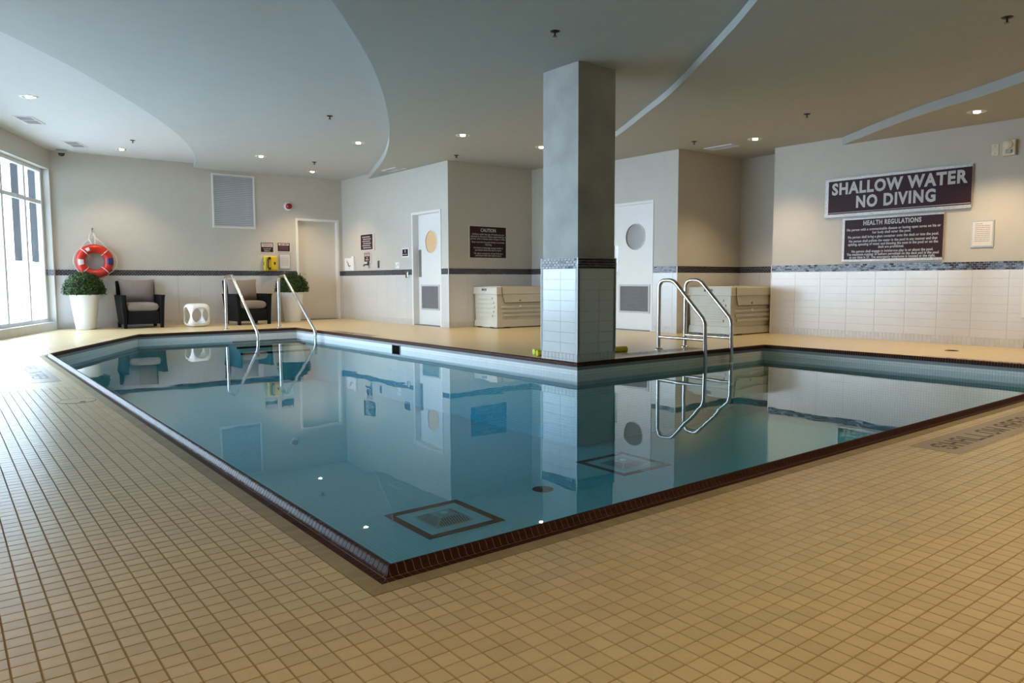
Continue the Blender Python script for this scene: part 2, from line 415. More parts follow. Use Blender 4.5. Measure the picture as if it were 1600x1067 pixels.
def wainscot(root, s0, s1, zs=BASE_H, phase=0.0):
    g = 0.0013
    MB().box(s0, s1, 0.0, BAND1, 0.0, 0.007).build('grout_bed', M_WGROUT, root)
    rows = 8; rh = (BAND0 - zs) / rows; pw = 0.41
    k = 0; x = s0 - phase
    while x < s1 - 0.004:
        a0, a1 = max(x, s0), min(x + pw, s1)
        if a1 - a0 > 0.012:
            for r in range(rows):
                o = bpy.data.objects.new('wall_tile', tile_mesh(a1 - a0 - g, rh - g)); COL.objects.link(o); o.parent = root
                o.location = (a0 + g / 2, zs + r * rh + g / 2, 0.002 + random.uniform(-0.0003, 0.0003))
        x += pw
    # skirting of small square tiles
    V = []; p = 0.0535
    for i in range(int(math.ceil((s1 - s0) / p))):
        a0, a1 = s0 + i * p, min(s0 + (i + 1) * p, s1)
        for r in range(2):
            V.append(tilebox(a0 + 0.0012, a1 - 0.0012, r * p + 0.0012, (r + 1) * p - 0.0012, 0.004, 0.0095, 0.0006))
    quads('skirting_tiles', V, rng.random(len(V)), M_BASE, root)
    # dark mosaic band
    MB().box(s0, s1, BAND0, BAND1, 0.0, 0.008).build('band_bed', M_BGROUT, root)
    V = band_tiles(s0, s1)
    quads('mosaic_band', V, rng.random(len(V)), M_BAND, root)
def band_tiles(s0, s1, z=0.004):
    V = []; pw, ph = 0.053, 0.026
    for r in range(4):
        x = s0 - (pw / 2 if r % 2 else 0)
        while x < s1 - 0.003:
            a0, a1 = max(x + 0.0024, s0 + 0.001), min(x + pw - 0.0024, s1 - 0.001)
            if a1 - a0 > 0.006:
                b = tilebox(a0, a1, BAND0 + r * ph + 0.0023, BAND0 + (r + 1) * ph - 0.0023, z, z + 0.0075, 0.0008)
                j = rng.normal(0, 0.00035, 2)
                b = [q if i < 4 else (q[0], q[1], q[2] + (j[0] if i in (4, 7) else -j[0]) + (j[1] if i in (4, 5) else -j[1])) for i, q in enumerate(b)]
                V.append(b)
            x += pw
    return V

D0 = (5.19 - 0.72, 6.185 - 0.72, 0, 2.20)          # plain beige door
D1 = (Y1 - 10.56, Y1 - 9.52, 0, 2.14)              # white door with round light
D2 = (Y3 - 7.24, Y3 - 6.27, 0, 2.15)
wall('wall_far', (0.72, Y1), (X1, Y1), 'far beige wall with white wainscot, louver grille and plain door', doors=[D0])
wall('wall_changing', (X1, Y1), (X1, Y2), 'beige side wall with white door and small maroon signs', doors=[D1], trim='-+')
wall('wall_niche_rear', (X1, Y2), (X2, Y2), 'shaded niche wall with the maroon caution sign', trim='+-')
wall('wall_niche_side', (X2, Y2), (X2, Y3), 'narrow niche wall seen just left of the column', trim='-+')
wall('wall_niche_return', (X2, Y3), (X3, Y3), 'short wall return hidden behind the column', tiles=False, trim='+-')
wall('wall_storage', (X3, Y3), (X3, Y4), 'grey wall with white door right of the column', doors=[D2], trim='-+')
wall('wall_alcove_rear', (X3, Y4), (X4, Y4), 'shaded tan alcove wall behind the right deck box', trim='+-')
wall('wall_alcove_side', (X4, Y4), (X4, Y5), 'narrow shaded alcove wall next to the sign wall')
wall('wall_alcove_return', (X4, Y5), (X5, Y5), 'hidden end of the sign wall facing the alcove', tiles=False, trim='-+')
W2A, W2B = Y5 - 1.36, Y5 + 0.9
wall('wall_sign', (X5, Y5), (X5, YF), 'right-hand wall with the large maroon pool signs', doors=[(W2A, W2B, 0.42, 2.30)], trim='+-')
WF0 = WIN_C + WIN_D * WIN_LEN
wall('wall_front', (X5, YF), (WF0.x, YF), 'wall behind the viewer closing the pool hall', tiles=False)

# white edge trims at the outer corners
def corner_trim(name, x, y, label, z0=0.0, z1=BAND1):
    o = MB().box(-0.006, 0.006, -0.006, 0.006, z0, z1).build(name, M_TRIMW, None, bevel=0.002); o.location = (x, y, 0)
    return tag(o, label, 'trim', kind='structure')
corner_trim('trim_1', X1 - 0.008, Y2 - 0.008, 'white corner trim beside the caution sign niche')
corner_trim('trim_2', X3 - 0.008, Y4 - 0.008, 'white corner trim behind the pool ladder')
corner_trim('trim_3', X5 - 0.008, Y5 + 0.001, 'white corner trim at the left end of the sign wall')

# ---- ceiling: flat field with four stepped, curved drops
def smooth_curve(pts, n=8):
    P = [Vector((p[0], p[1])) for p in pts]; out = []
    for i in range(len(P) - 1):
        p0 = P[max(i - 1, 0)]; p1 = P[i]; p2 = P[i + 1]; p3 = P[min(i + 2, len(P) - 1)]
        for k in range(n):
            t = k / n
            out.append(0.5 * ((2 * p1) + (p2 - p0) * t + (2 * p0 - 5 * p1 + 4 * p2 - p3) * t * t + (3 * p1 - p0 - 3 * p2 + p3) * t ** 3))
    out.append(P[-1])
    return [(p.x, p.y) for p in out]
C1 = [(-3.3, 3.0), (-1.7, 4.75), (-0.41, 6.31), (0.22, 7.14), (0.67, 7.84), (1.28, 8.85), (1.79, 9.78), (2.236, 10.72), (2.60, 11.63), (2.93, 12.65), (3.2, 13.9)]
C2 = [(-1.6, 0.3), (0.0, 1.9), (0.9, 2.87), (1.493, 3.543), (1.837, 3.968), (2.158, 4.385), (2.546, 4.915), (2.972, 5.547), (3.345, 6.136), (3.909, 7.084), (4.386, 7.956), (4.704, 8.554), (5.184, 9.557), (5.507, 10.333), (5.855, 11.231), (6.228, 12.208), (6.6, 13.2)]
C3 = [(1.6, -1.2), (2.9, 0.25), (3.874, 1.441), (4.20, 1.842), (4.53, 2.279), (4.95, 2.844), (5.13, 3.08), (5.43, 3.505), (5.68, 3.877), (6.003, 4.404), (6.435, 5.093), (6.763, 5.639), (7.4, 6.75), (8.5, 8.7)]
C4 = [(5.9, -1.4), (6.8, -0.25), (7.568, 0.904), (7.922, 1.47), (8.247, 2.1), (8.741, 2.821), (9.39, 3.68), (10.2, 4.7)]
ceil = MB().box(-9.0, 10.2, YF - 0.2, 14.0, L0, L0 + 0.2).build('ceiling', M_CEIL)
tag(ceil, 'painted ceiling with curved stepped drops', 'ceiling', kind='structure')
def drop(curve, z, top, drop_mat):
    c = smooth_curve(curve)
    # the drop covers everything to the right of its curved edge
    y0, y1 = YF - 0.1, 13.9
    x_end = c[-1][0]
    poly = [(c[0][0] - (c[0][1] - y0) * 0.9, y0)] + c
    if c[-1][1] < y1 - 0.05: poly += [(10.15, c[-1][1]), (10.15, y0)] if x_end < 10.1 else [(x_end, y0)]
    else: poly += [(10.15, y1), (10.15, y0)]
    o = MB().prism(poly, z, top).build('ceiling_drop', drop_mat, ceil)
    shade(o, 25)
    return o
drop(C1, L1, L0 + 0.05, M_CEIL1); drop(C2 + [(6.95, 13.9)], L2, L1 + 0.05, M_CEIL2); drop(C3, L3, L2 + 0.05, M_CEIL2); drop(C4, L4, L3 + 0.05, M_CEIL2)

# ================================================================== DECK
def poly_off(poly, s):
    """offset a counter-clockwise polygon outwards by s with mitred corners"""
    n = len(poly); out = []
    for i in range(n):
        a, b, c = Vector(poly[i - 1]), Vector(poly[i]), Vector(poly[(i + 1) % n])
        d0 = (b - a).normalized(); d1 = (c - b).normalized()
        n0 = Vector((d0.y, -d0.x)); n1 = Vector((d1.y, -d1.x))
        k = (n0 + n1); k = k / (1 + n0.dot(n1))
        out.append(b + k * s)
    return [(p.x, p.y) for p in out]
def inside(poly, x, y):
    r = False; j = len(poly) - 1
    for i in range(len(poly)):
        xi, yi = poly[i]; xj, yj = poly[j]
        if (yi > y) != (yj > y) and x < (xj - xi) * (y - yi) / (yj - yi) + xi: r = not r
        j = i
    return r
ROOM = [(WIN_C.x, WIN_C.y), (WF0.x, WF0.y), (X5, YF), (X5, Y5), (X4, Y5), (X4, Y4), (X3, Y4), (X3, Y3), (X2, Y3), (X2, Y2), (X1, Y2), (X1, Y1)]
S_NOSE, S_FLAT, S_KHAKI = 0.02, 0.047, 0.10
OUT_FLAT, OUT_KHAKI = poly_off(POOL, S_FLAT), poly_off(POOL, S_KHAKI)

# bed under the tiles: a slab with a hole for the pool
def ring_slab(outer, hole, z0, z1, name, m):
    bm = bmesh.new()
    ov = [bm.verts.new((p[0], p[1], z1)) for p in outer]; hv = [bm.verts.new((p[0], p[1], z1)) for p in hole]
    es = [bm.edges.new((ov[i], ov[(i + 1) % len(ov)])) for i in range(len(ov))] + [bm.edges.new((hv[i], hv[(i + 1) % len(hv)])) for i in range(len(hv))]
    bmesh.ops.triangle_fill(bm, use_beauty=True, use_dissolve=False, edges=es)
    bad = [f for f in bm.faces if inside(hole, *f.calc_center_median()[:2])]
    bmesh.ops.delete(bm, geom=bad, context='FACES_ONLY')
    for f in bm.faces:
        if f.normal.z < 0: f.normal_flip()
    ret = bmesh.ops.extrude_face_region(bm, geom=list(bm.faces))
    for v in [g for g in ret['geom'] if isinstance(g, bmesh.types.BMVert)]: v.co.z = z0
    bmesh.ops.recalc_face_normals(bm, faces=bm.faces)
    me = bpy.data.meshes.new(name); bm.to_mesh(me); bm.free()
    return obj(name, me, m)
FLOOR_OUT = [(-8.6, YF - 0.1), (10.1, YF - 0.1), (10.1, 13.8), (0.3, 13.8)]
floor = ring_slab(FLOOR_OUT, poly_off(POOL, 0.006), -0.12, -0.0028, 'floor', M_GROUT)
tag(floor, 'deck of small square tan tiles around the pool', 'floor', kind='structure')

def px_of(x, y, z=0.0):
    d = Vector((x, y, z)) - CAM; k = d.dot(CF)
    if k < 0.05: return None
    return (800 + CFPX * d.dot(CR) / k, 533.5 - CFPX * d.dot(CU) / k, k)
PT = 0.0535; GX, GY = -0.1, -0.1
NB = 8; BL = PT * NB
small = []; far = []
for bi in range(-21, 26):
    for bj in range(-14, 34):
        x0, y0 = GX + bi * BL, GY + bj * BL; cx, cy = x0 + BL / 2, y0 + BL / 2
        if not any(inside(FLOOR_OUT, x, y) for x in (x0, x0 + BL) for y in (y0, y0 + BL)): continue
        cor = [inside(OUT_KHAKI, x, y) for x in (x0 + 1e-4, cx, x0 + BL - 1e-4) for y in (y0 + 1e-4, cy, y0 + BL - 1e-4)]
        if all(cor): continue
        p = px_of(cx, cy); dist = math.hypot(cx - CAM.x, cy - CAM.y)
        near = p is not None and dist < 7.0 and -700 < p[0] < 2300 or dist < 0.9
        if near or any(cor): small.append((bi, bj))
        else: far.append((x0, y0))
cells = []
for bi, bj in small:
    for i in range(NB):
        for j in range(NB):
            x, y = GX + (bi * NB + i) * PT, GY + (bj * NB + j) * PT
            if inside(OUT_KHAKI, x + PT / 2, y + PT / 2): continue
            cells.append((x, y))
def screen_area(c):
    q = [px_of(c[0] + a, c[1] + b) for a, b in ((0, 0), (PT, 0), (PT, PT), (0, PT))]
    if any(k is None for k in q): return 0
    u = sum(k[0] for k in q) / 4; v = sum(k[1] for k in q) / 4
    if not (15 < u < 1585 and v < 1052): return 0
    return abs(sum(q[i][0] * q[(i + 1) % 4][1] - q[(i + 1) % 4][0] * q[i][1] for i in range(4))) / 2
areas = [screen_area(c) for c in cells]
order = sorted(range(len(cells)), key=lambda i: -areas[i]); part_ids = set(order[:300])
g = 0.0013
tme = MB().hexa([(g, g, -0.004), (PT - g, g, -0.004), (PT - g, PT - g, -0.004), (g, PT - g, -0.004)],
                [(g + 0.0012, g + 0.0012, 0), (PT - g - 0.0012, g + 0.0012, 0), (PT - g - 0.0012, PT - g - 0.0012, 0), (g + 0.0012, PT - g - 0.0012, 0)]).mesh('tile')
tme.materials.append(M_TILE)
V = []
for i, (x, y) in enumerate(cells):
    if i in part_ids:
        o = bpy.data.objects.new('tile', tme); COL.objects.link(o); o.parent = floor; o.location = (x, y, random.uniform(-0.0002, 0.0002))
    else:
        V.append(tilebox(x + g, x + PT - g, y + g, y + PT - g, -0.004, rng.uniform(-0.0002, 0.0002), 0.0012))
quads('tile_field', V, rng.random(len(V)), M_TILEF, floor)
fb = MB()
for x0, y0 in far: fb.add([(x0, y0, 0), (x0 + BL, y0, 0), (x0 + BL, y0 + BL, 0), (x0, y0 + BL, 0)], [(0, 1, 2, 3)])
fo = fb.build('tile_sheet', M_TILEG, floor)

# khaki border row and brown coping, following the pool edge
def edge_pieces(s0, s1, pitch, gap, maker):
    """cut the strip between offsets s0 and s1 into pieces along every pool edge"""
    A, B = poly_off(POOL, s0), poly_off(POOL, s1); n = len(POOL); out = []
    for i in range(n):
        a, b = Vector(POOL[i]), Vector(POOL[(i + 1) % n]); d = (b - a).normalized(); L = (b - a).length
        ta0, ta1 = (Vector(A[i]) - a).dot(d), (Vector(A[(i + 1) % n]) - a).dot(d)
        tb0, tb1 = (Vector(B[i]) - a).dot(d), (Vector(B[(i + 1) % n]) - a).dot(d)
        lo, hi = min(ta0, tb0), max(ta1, tb1); k0 = math.floor(lo / pitch)
        t = k0 * pitch
        while t < hi - 1e-4:
            out.append((a, d, t + gap / 2, t + pitch - gap / 2, i)); t += pitch
    return out, A, B
def strip_boxes(s0, s1, pitch, gap, z0, z1):
    pcs, A, B = edge_pieces(s0, s1, pitch, gap, None); n = len(POOL); V = []
    for a, d, t0, t1, i in pcs:
        no = Vector((d.y, -d.x))
        def lim(P, s, t):
            lo = (Vector(P[i]) - a).dot(d); hi = (Vector(P[(i + 1) % n]) - a).dot(d)
            tt = min(max(t, lo + gap / 2), hi - gap / 2); return a + d * tt + no * s
        A2, B2 = A, B
        p00, p01 = lim(A2, s0 + gap / 2, t0), lim(A2, s0 + gap / 2, t1); p10, p11 = lim(B2, s1 - gap / 2, t0), lim(B2, s1 - gap / 2, t1)
        if (p01 - p00).length < 0.002 and (p11 - p10).length < 0.002: continue
        q = [p00, p10, p11, p01]
        V.append([(p.x, p.y, z0) for p in q] + [(p.x, p.y, z1) for p in q])
    return V
V = strip_boxes(S_FLAT, S_KHAKI, 0.0266, 0.0006, -0.003, 0.0006)
quads('border_strip', V, rng.random(len(V)), M_KHAKI, floor)

# ================================================================== POOL
def pool_shell():
    bm = bmesh.new(); uv = bm.loops.layers.uv.new('UVMap'); n = len(POOL); acc = 0.0
    ring = [(0, -0.05), (1, POOL_Z)]
    def quad(a, b, z0, z1, u0, u1, mi):
        f = bm.faces.new([bm.verts.new((a[0], a[1], z0)), bm.verts.new((b[0], b[1], z0)), bm.verts.new((b[0], b[1], z1)), bm.verts.new((a[0], a[1], z1))])
        for l, c in zip(f.loops, ((u0, z0), (u1, z0), (u1, z1), (u0, z1))): l[uv].uv = c
        f.material_index = mi
    for i in range(n):
        a, b = POOL[i], POOL[(i + 1) % n]; L = (Vector(b) - Vector(a)).length
        quad(b, a, POOL_Z, -0.052, acc + L, acc, 0)
        quad(b, a, -0.052, 0.004, acc + L, acc, 1)
        acc += L
    f = bm.faces.new([bm.verts.new((p[0], p[1], POOL_Z)) for p in POOL])
    for l in f.loops: l[uv].uv = l.vert.co.xy
    bmesh.ops.remove_doubles(bm, verts=bm.verts, dist=1e-5)
    me = bpy.data.meshes.new('pool_basin'); bm.to_mesh(me); bm.free()
    me.materials.append(M_POOLT); me.materials.append(M_POOLG)
    o = obj('pool_basin', me, None)
    return tag(o, 'white mosaic pool basin in an L shape with dark brown edge', 'pool', kind='structure')
pool = pool_shell()
# coping: rolled brown nose tiles and a flat row behind them, on a lighter grout core
PROF = [(-0.024, -0.016), (-0.0255, 0.004), (-0.023, 0.018), (-0.017, 0.0255), (-0.010, 0.028), (-0.003, 0.0265), (0.002, 0.0210), (0.005, 0.0140), (0.0085, 0.0075), (0.0125, 0.0035), (0.0185, 0.0014)]
def coping():
    n = len(POOL); pitch, gap = 0.0266, 0.0027
    pcs = []
    for i in range(n):
        a, b = Vector(POOL[i]), Vector(POOL[(i + 1) % n]); d = (b - a).normalized(); L = (b - a).length
        m = int(round(L / pitch)); p = L / m
        for k in range(-1, m + 1): pcs.append((i, a, d, k * p + gap / 2, (k + 1) * p - gap / 2))
    offs = {s: poly_off(POOL, s) for s, z in PROF}
    def section(i, a, d, t0, t1, prof):
        no = Vector((d.y, -d.x)); v0 = []; v1 = []
        for s, z in prof:
            P = offs[s]; lo = (Vector(P[i]) - a).dot(d); hi = (Vector(P[(i + 1) % n]) - a).dot(d)
            for t, v in ((t0, v0), (t1, v1)):
                q = a + d * min(max(t, lo), hi) + no * s; v.append((q.x, q.y, z))
        return v0, v1
    def piece(b, v0, v1):
        m = len(v0); b.add(v0 + v1, [(k, k + 1, m + k + 1, m + k) for k in range(m - 1)] + [tuple(range(m - 1, -1, -1)), tuple(range(m, 2 * m))])
    ds = []
    good = []
    for pc in pcs:
        v0, v1 = section(*pc, PROF)
        w = max((Vector(v1[k]) - Vector(v0[k])).length for k in range(len(v0)))
        if w < 0.003: continue
        c = (Vector(v0[4]) + Vector(v1[4])) / 2; p = px_of(*c)
        vis = p is not None and -20 < p[0] < 1620
        good.append((0 if vis and pc[0] in (0, 6) else 1, (c - CAM).length, v0, v1))
    good.sort(key=lambda q: (q[0], q[1]))
    rest = MB()
    for k, (_, _, v0, v1) in enumerate(good):
        if k < 240:
            b = MB(); c = Vector(v0[0]); piece(b, [tuple(Vector(q) - c) for q in v0], [tuple(Vector(q) - c) for q in v1])
            o = b.build('coping_tile', M_BROWN, pool); shade(o, 40); o.location = c
        else: piece(rest, v0, v1)
    o = rest.build('coping_tile_run', M_BROWN, pool); shade(o, 40); o['kind'] = 'stuff'
    # grout core: the same profile, a little smaller, mitred round the whole pool
    core = [(s * 1.0, z - 0.0012) for s, z in PROF]
    core[0] = (PROF[0][0] + 0.001, PROF[0][1]); b = MB(); rings = []
    core = [(s + (0.0012 if s < -0.012 else (-0.0008 if s < 0.009 else 0)), z) for s, z in core]
    for s, z in core: rings.append([(p[0], p[1], z) for p in poly_off(POOL, s)])
    vs = [q for r in rings for q in r]; fs = []
    for k in range(len(rings) - 1):
        for i in range(n): fs.append((k * n + i, k * n + (i + 1) % n, (k + 1) * n + (i + 1) % n, (k + 1) * n + i))
    b.add(vs, fs); b.build('coping_grout', M_CGROUT, pool)
    # bed under the flat row
    A, B = poly_off(POOL, S_NOSE - 0.005), poly_off(POOL, S_FLAT); b = MB()
    b.add([(p[0], p[1], 0.0002) for p in A] + [(p[0], p[1], 0.0002) for p in B], [(i, (i + 1) % n, n + (i + 1) % n, n + i) for i in range(n)])
    b.build('edging_grout', M_CGROUT, pool)
    V = strip_boxes(S_NOSE + 0.0005, S_FLAT, 0.0266, 0.0027, -0.003, 0.0014)
    D = [(Vector(np.mean(v, axis=0)) - CAM).length for v in V]; od = sorted(range(len(V)), key=lambda k: D[k])
    for k in od[:120]:
        c = V[k][0]; b = MB(); q = [tuple(np.array(p) - np.array(c)) for p in V[k]]
        b.hexa(q[:4], q[4:]); o = b.build('edging_tile', M_BROWN, pool); o.location = c
    quads('edging_tile_run', [V[k] for k in od[120:]], rng.random(len(od) - 120), M_BROWNF, pool)
coping()
# water: one body reaching a little behind the basin faces
wo = MB().prism(poly_off(POOL, 0.004), POOL_Z - 0.05, WATER_Z).build('pool_water', M_WATER)
tag(wo, 'calm clear teal pool water reflecting the hall', 'water', kind='stuff')

# steps under the left handrails
st = thing('pool_steps', 'submerged white corner steps with dark nosings below the handrails', 'steps', loc=(0, 0, 0))
for k in range(3):
    y0 = 10.82 - 0.20 * (k + 1); z = WATER_Z - 0.035 - 0.085 * k
    MB().box(2.86, 4.03, y0, 10.825 - 0.20 * k, POOL_Z + 0.001, z).build('step', mat('pool_step_white', (0.78, 0.78, 0.76), 0.3), st)
    MB().box(2.86, 4.03, y0 - 0.003, y0 + 0.03, z - 0.03, z + 0.003).build('nosing', M_DARK, st)
# floor drains with dark frames
def main_drain(cx, cy, label):
    t = thing('pool_drain', label, 'drain', loc=(cx, cy, POOL_Z + 0.0005), group='square pool floor drains')
    h, w = 0.31, 0.055
    for s in (-1, 1):
        MB().box(-h, h, s * (h - w / 2) - w / 2, s * (h - w / 2) + w / 2, 0, 0.004).build('dark_frame', M_DARK, t)
        MB().box(s * (h - w / 2) - w / 2, s * (h - w / 2) + w / 2, -h + w, h - w, 0, 0.004).build('dark_frame', M_DARK, t)
    b = MB(); b.hexa([(-.16, -.16, 0), (.16, -.16, 0), (.16, .16, 0), (-.16, .16, 0)], [(-.07, -.07, .035), (.07, -.07, .035), (.07, .07, .035), (-.07, .07, .035)])
    b.build('grate', mat('grate_plastic', (0.42, 0.42, 0.40), 0.5), t)
    sl = MB()
    for q in range(4):
        for k in range(14):
            u = -0.13 + 0.26 * k / 13; a = q * math.pi / 2; lim = 0.155 - 0.0; v0 = max(abs(u) + 0.012, 0.078); v1 = 0.152
            if v1 - v0 < 0.01: continue
            def P(x, y, z): return (x * math.cos(a) - y * math.sin(a), x * math.sin(a) + y * math.cos(a), z)
            zz = lambda v: 0.035 * (0.16 - v) / 0.09 + 0.0008
            sl.add([P(u - .004, v0, zz(v0)), P(u + .004, v0, zz(v0)), P(u + .004, v1, zz(v1)), P(u - .004, v1, zz(v1))], [(0, 1, 2, 3)])
    sl.build('grate_slots', M_DARK, t)
    MB().lathe([(0.03, 0.035), (0.03, 0.042)], 20).build('screw_cap', M_WHITE, t)
main_drain(1.765, 2.47, 'dark framed square floor drain nearest the pool corner')
main_drain(3.90, 2.76, 'dark framed square floor drain nearer the ladder')
o = MB().lathe([(0.085, 0), (0.085, 0.004), (0.07, 0.006)], 28).build('floor_outlet', M_DARK); o.location = (2.78, 2.58, POOL_Z + 0.0005)
tag(o, 'small round black outlet between the two square pool drains', 'drain')
# skimmer on the long wall
t = thing('skimmer', 'dark square skimmer opening in the far pool wall', 'skimmer', mw=wall_frame((4.035, 7.21), (-1, 0), 0))
MB().box(-0.105, 0.105, -0.18, -0.05, 0.0005, 0.004).build('opening', M_DARK, t)
for s in (-1, 1): MB().box(s * 0.11 - 0.006, s * 0.11 + 0.006, -0.185, -0.045, 0.0005, 0.008).build('frame_side', M_GREY, t)

# ================================================================== COLUMN
CX0, CX1, CY0, CY1 = 4.035, 4.572, 3.525, 4.078
col = thing('wall_column', 'square grey plaster column with tiled base at the pool corner', 'column', loc=(0, 0, 0), kind='structure')
MB().box(CX0 + .012, CX1 - .012, CY0 + .012, CY1 - .012, 0, L2 + 0.02).build('shaft', M_PLASTER, col)
for nme, p0, p1 in (('face', (CX0, CY1), (CX0, CY0)), ('face', (CX0, CY0), (CX1, CY0)), ('face', (CX1, CY0), (CX1, CY1)), ('face', (CX1, CY1), (CX0, CY1))):
    d = Vector((p1[0] - p0[0], p1[1] - p0[1], 0)); ln = d.length; d.normalize(); n = (d.y, -d.x)
    fr = MB().box(0, ln, 0.0, BAND1, -0.02, 0.001).build('tiled_face', M_WGROUT, col)
    fr.matrix_world = wall_frame((p0[0] - n[0] * 0.009, p0[1] - n[1] * 0.009), n, 0.0)
    rows = 8; rh = (BAND0 - BASE_H) / rows; gq = 0.0013
    for a0, a1 in ((0.008, 0.30), (0.30, ln - 0.008)):
        for r in range(rows):
            o = bpy.data.objects.new('wall_tile', tile_mesh(a1 - a0 - gq, rh - gq)); COL.objects.link(o); o.parent = fr
            o.location = (a0 + gq / 2, BASE_H + r * rh + gq / 2, 0.001)
    V = []
    for i in range(10):
        for r in range(2): V.append(tilebox(i * ln / 10 + .0012, (i + 1) * ln / 10 - .0012, r * .0535 + .0012, (r + 1) * .0535 - .0012, 0, 0.0092, .0006))
    quads('skirting_tiles', V, rng.random(len(V)), M_BASE, fr)
    MB().box(0, ln, BAND0, BAND1 + 0.006, 0.0, 0.006).build('band_bed', M_BGROUT, fr)
    V = band_tiles(0.004, ln - 0.004, 0.003); quads('mosaic_band', V, rng.random(len(V)), M_BAND, fr)
for x, y in ((CX0, CY1), (CX0, CY0), (CX1, CY0), (CX1, CY1)):
    o = MB().box(x - .005, x + .005, y - .005, y + .005, 0.11, BAND1 + 0.006).build('edge_trim', M_TRIMW, col)

# ================================================================== WINDOW WALL
WM = Matrix.Identity(4)
for i in range(3):
    WM[i][0] = WIN_D[i]; WM[i][1] = (0, 0, 1)[i]; WM[i][2] = WIN_N[i]; WM[i][3] = WIN_C[i]
# local x runs from the far corner towards the viewer, y up, z into the room
ww = thing('wall_window', 'left wall around the tall glazing', 'wall', mw=WM, kind='structure')
SILL, HEAD = 0.14, 2.83
b = MB().box(-0.3, T0, 0, 3.3, -0.3, 0); b.box(T1, WIN_LEN + 0.3, 0, 3.3, -0.3, 0); b.box(T0, T1, HEAD, 3.3, -0.3, 0)
b.build('wall_body', M_PAINT, ww)
MB().box(T0, T1, 0, SILL, -0.3, 0).build('sill_curb', mat('sill_tile', (0.62, 0.62, 0.61), 0.35), ww)
MB().box(T0 - 0.004, T0 + 0.003, BAND0, BAND1, -0.15, -0.002).build('band_bed', M_BGROUT, ww)
V = []
for r in range(4):
    for k in range(3):
        z0 = -0.148 + k * 0.05 + (0.02 if r % 2 else 0); y0 = BAND0 + r * .026
        z1 = min(z0 + 0.045, -0.003)
        V.append([(T0 + .002, y0 + .003, z0), (T0 + .002, y0 + .003, z1), (T0 + .002, y0 + .023, z1), (T0 + .002, y0 + .023, z0), (T0 + .007, y0 + .003, z0), (T0 + .007, y0 + .003, z1), (T0 + .007, y0 + .023, z1), (T0 + .007, y0 + .023, z0)])
quads('mosaic_band', V, rng.random(len(V)), M_BAND, ww)
win = thing('window_1', 'tall bright daylight window with white mullions', 'window', mw=WM.copy(), kind='structure')
ZW = -0.15
MB().box(T0, T1, SILL, SILL + 0.06, ZW - 0.05, ZW + 0.03).build('frame_bottom', M_ALU, win, bevel=0.004)
MB().box(T0, T1, HEAD - 0.06, HEAD, ZW - 0.05, ZW + 0.03).build('frame_top', M_ALU, win, bevel=0.004)
mull = [T0 + 0.035] + [0.85 + 0.92 * k for k in range(9)] + [T1 - 0.035]
for k, x in enumerate(mull): MB().box(x - 0.035, x + 0.035, SILL + 0.06, HEAD - 0.06, ZW - 0.05, ZW + 0.03).build('mullion', M_ALU, win, bevel=0.004)
for a, c in zip(mull[:-1], mull[1:]):
    MB().box(a + 0.035, c - 0.035, 2.21, 2.275, ZW - 0.045, ZW + 0.025).build('transom', M_ALU, win, bevel=0.004)
    MB().box(a + 0.03, c - 0.03, SILL + 0.05, 2.22, ZW - 0.014, ZW - 0.008).build('pane', M_GLASS, win)
    MB().box(a + 0.03, c - 0.03, 2.27, HEAD - 0.05, ZW - 0.014, ZW - 0.008).build('pane', M_GLASS, win)
# outdoors: pale ground; slim fins outside every mullion
o = MB().box(-6, 24, -0.3, -0.2, -30, -0.32).build('ground', M_SNOW); o.matrix_world = WM
tag(o, 'pale bright ground outside the window', 'ground', kind='structure')
for x in mull[:-1]: MB().box(x - 0.012, x + 0.012, 1.20, HEAD - 0.02, ZW - 0.17, ZW - 0.05).build('outer_fin', M_POST, win)

# ================================================================== second window at the right edge
t = thing('window_2', 'white framed inner window at the right end of the sign wall', 'window', mw=wall_frame((X5, Y5), (-1, 0)), kind='structure')
for a0, a1, z0, z1 in ((W2A - 0.04, W2A + 0.03, 0.38, 2.34), (W2B - 0.03, W2B + 0.04, 0.38, 2.34), (W2A + 0.03, W2B - 0.03, 0.38, 0.45), (W2A + 0.03, W2B - 0.03, 2.27, 2.34)):
    MB().box(a0, a1, z0, z1, -0.10, 0.022).build('casing', M_FRAMEW, t, bevel=0.004)
MB().box(W2A + 0.03, W2B - 0.03, 0.45, 2.27, -0.075, -0.069).build('pane', mat('inner_window_glass', (0.30, 0.20, 0.11), 0.08), t)

# ================================================================== DOORS
def door_frame(t, a0, a1, h, depth, m, fw=0.05):
    for x0, x1, y0, y1 in ((a0, a0 + fw, 0, h), (a1 - fw, a1, 0, h), (a0 + fw, a1 - fw, h - fw, h)):
        MB().box(x0, x1, y0, y1, -depth - 0.045, 0.012).build('door_frame', m, t, bevel=0.003)
# plain beige door
t = thing('door_1', 'plain beige door in the far wall beside the second planter', 'door', mw=wall_frame((0.72, Y1), (0, -1)), kind='structure')
a0, a1, _, h = D0
door_frame(t, a0, a1, h, 0.10, M_FRAMEW)
MB().box(a0 + .05, a1 - .05, 0.012, h - .05, -0.135, -0.095).build('leaf', M_DOORB, t, bevel=0.002)
hd = MB().lathe([(0.026, -0.095), (0.026, -0.085)], 18, (a0 + 0.115, 1.0, 0)).build('handle', M_STEEL, t)
MB().tube(fillet([(a0 + 0.115, 1.0, -0.09), (a0 + 0.115, 1.0, -0.045), (a0 + 0.235, 1.0, -0.045)], 0.015), 0.009, 10).build('lever', M_STEEL, hd, smooth=True)
MB().box(a0 - 0.0, a1, -0.002, 0.006, -0.12, 0.0).build('threshold', M_GREY, t)
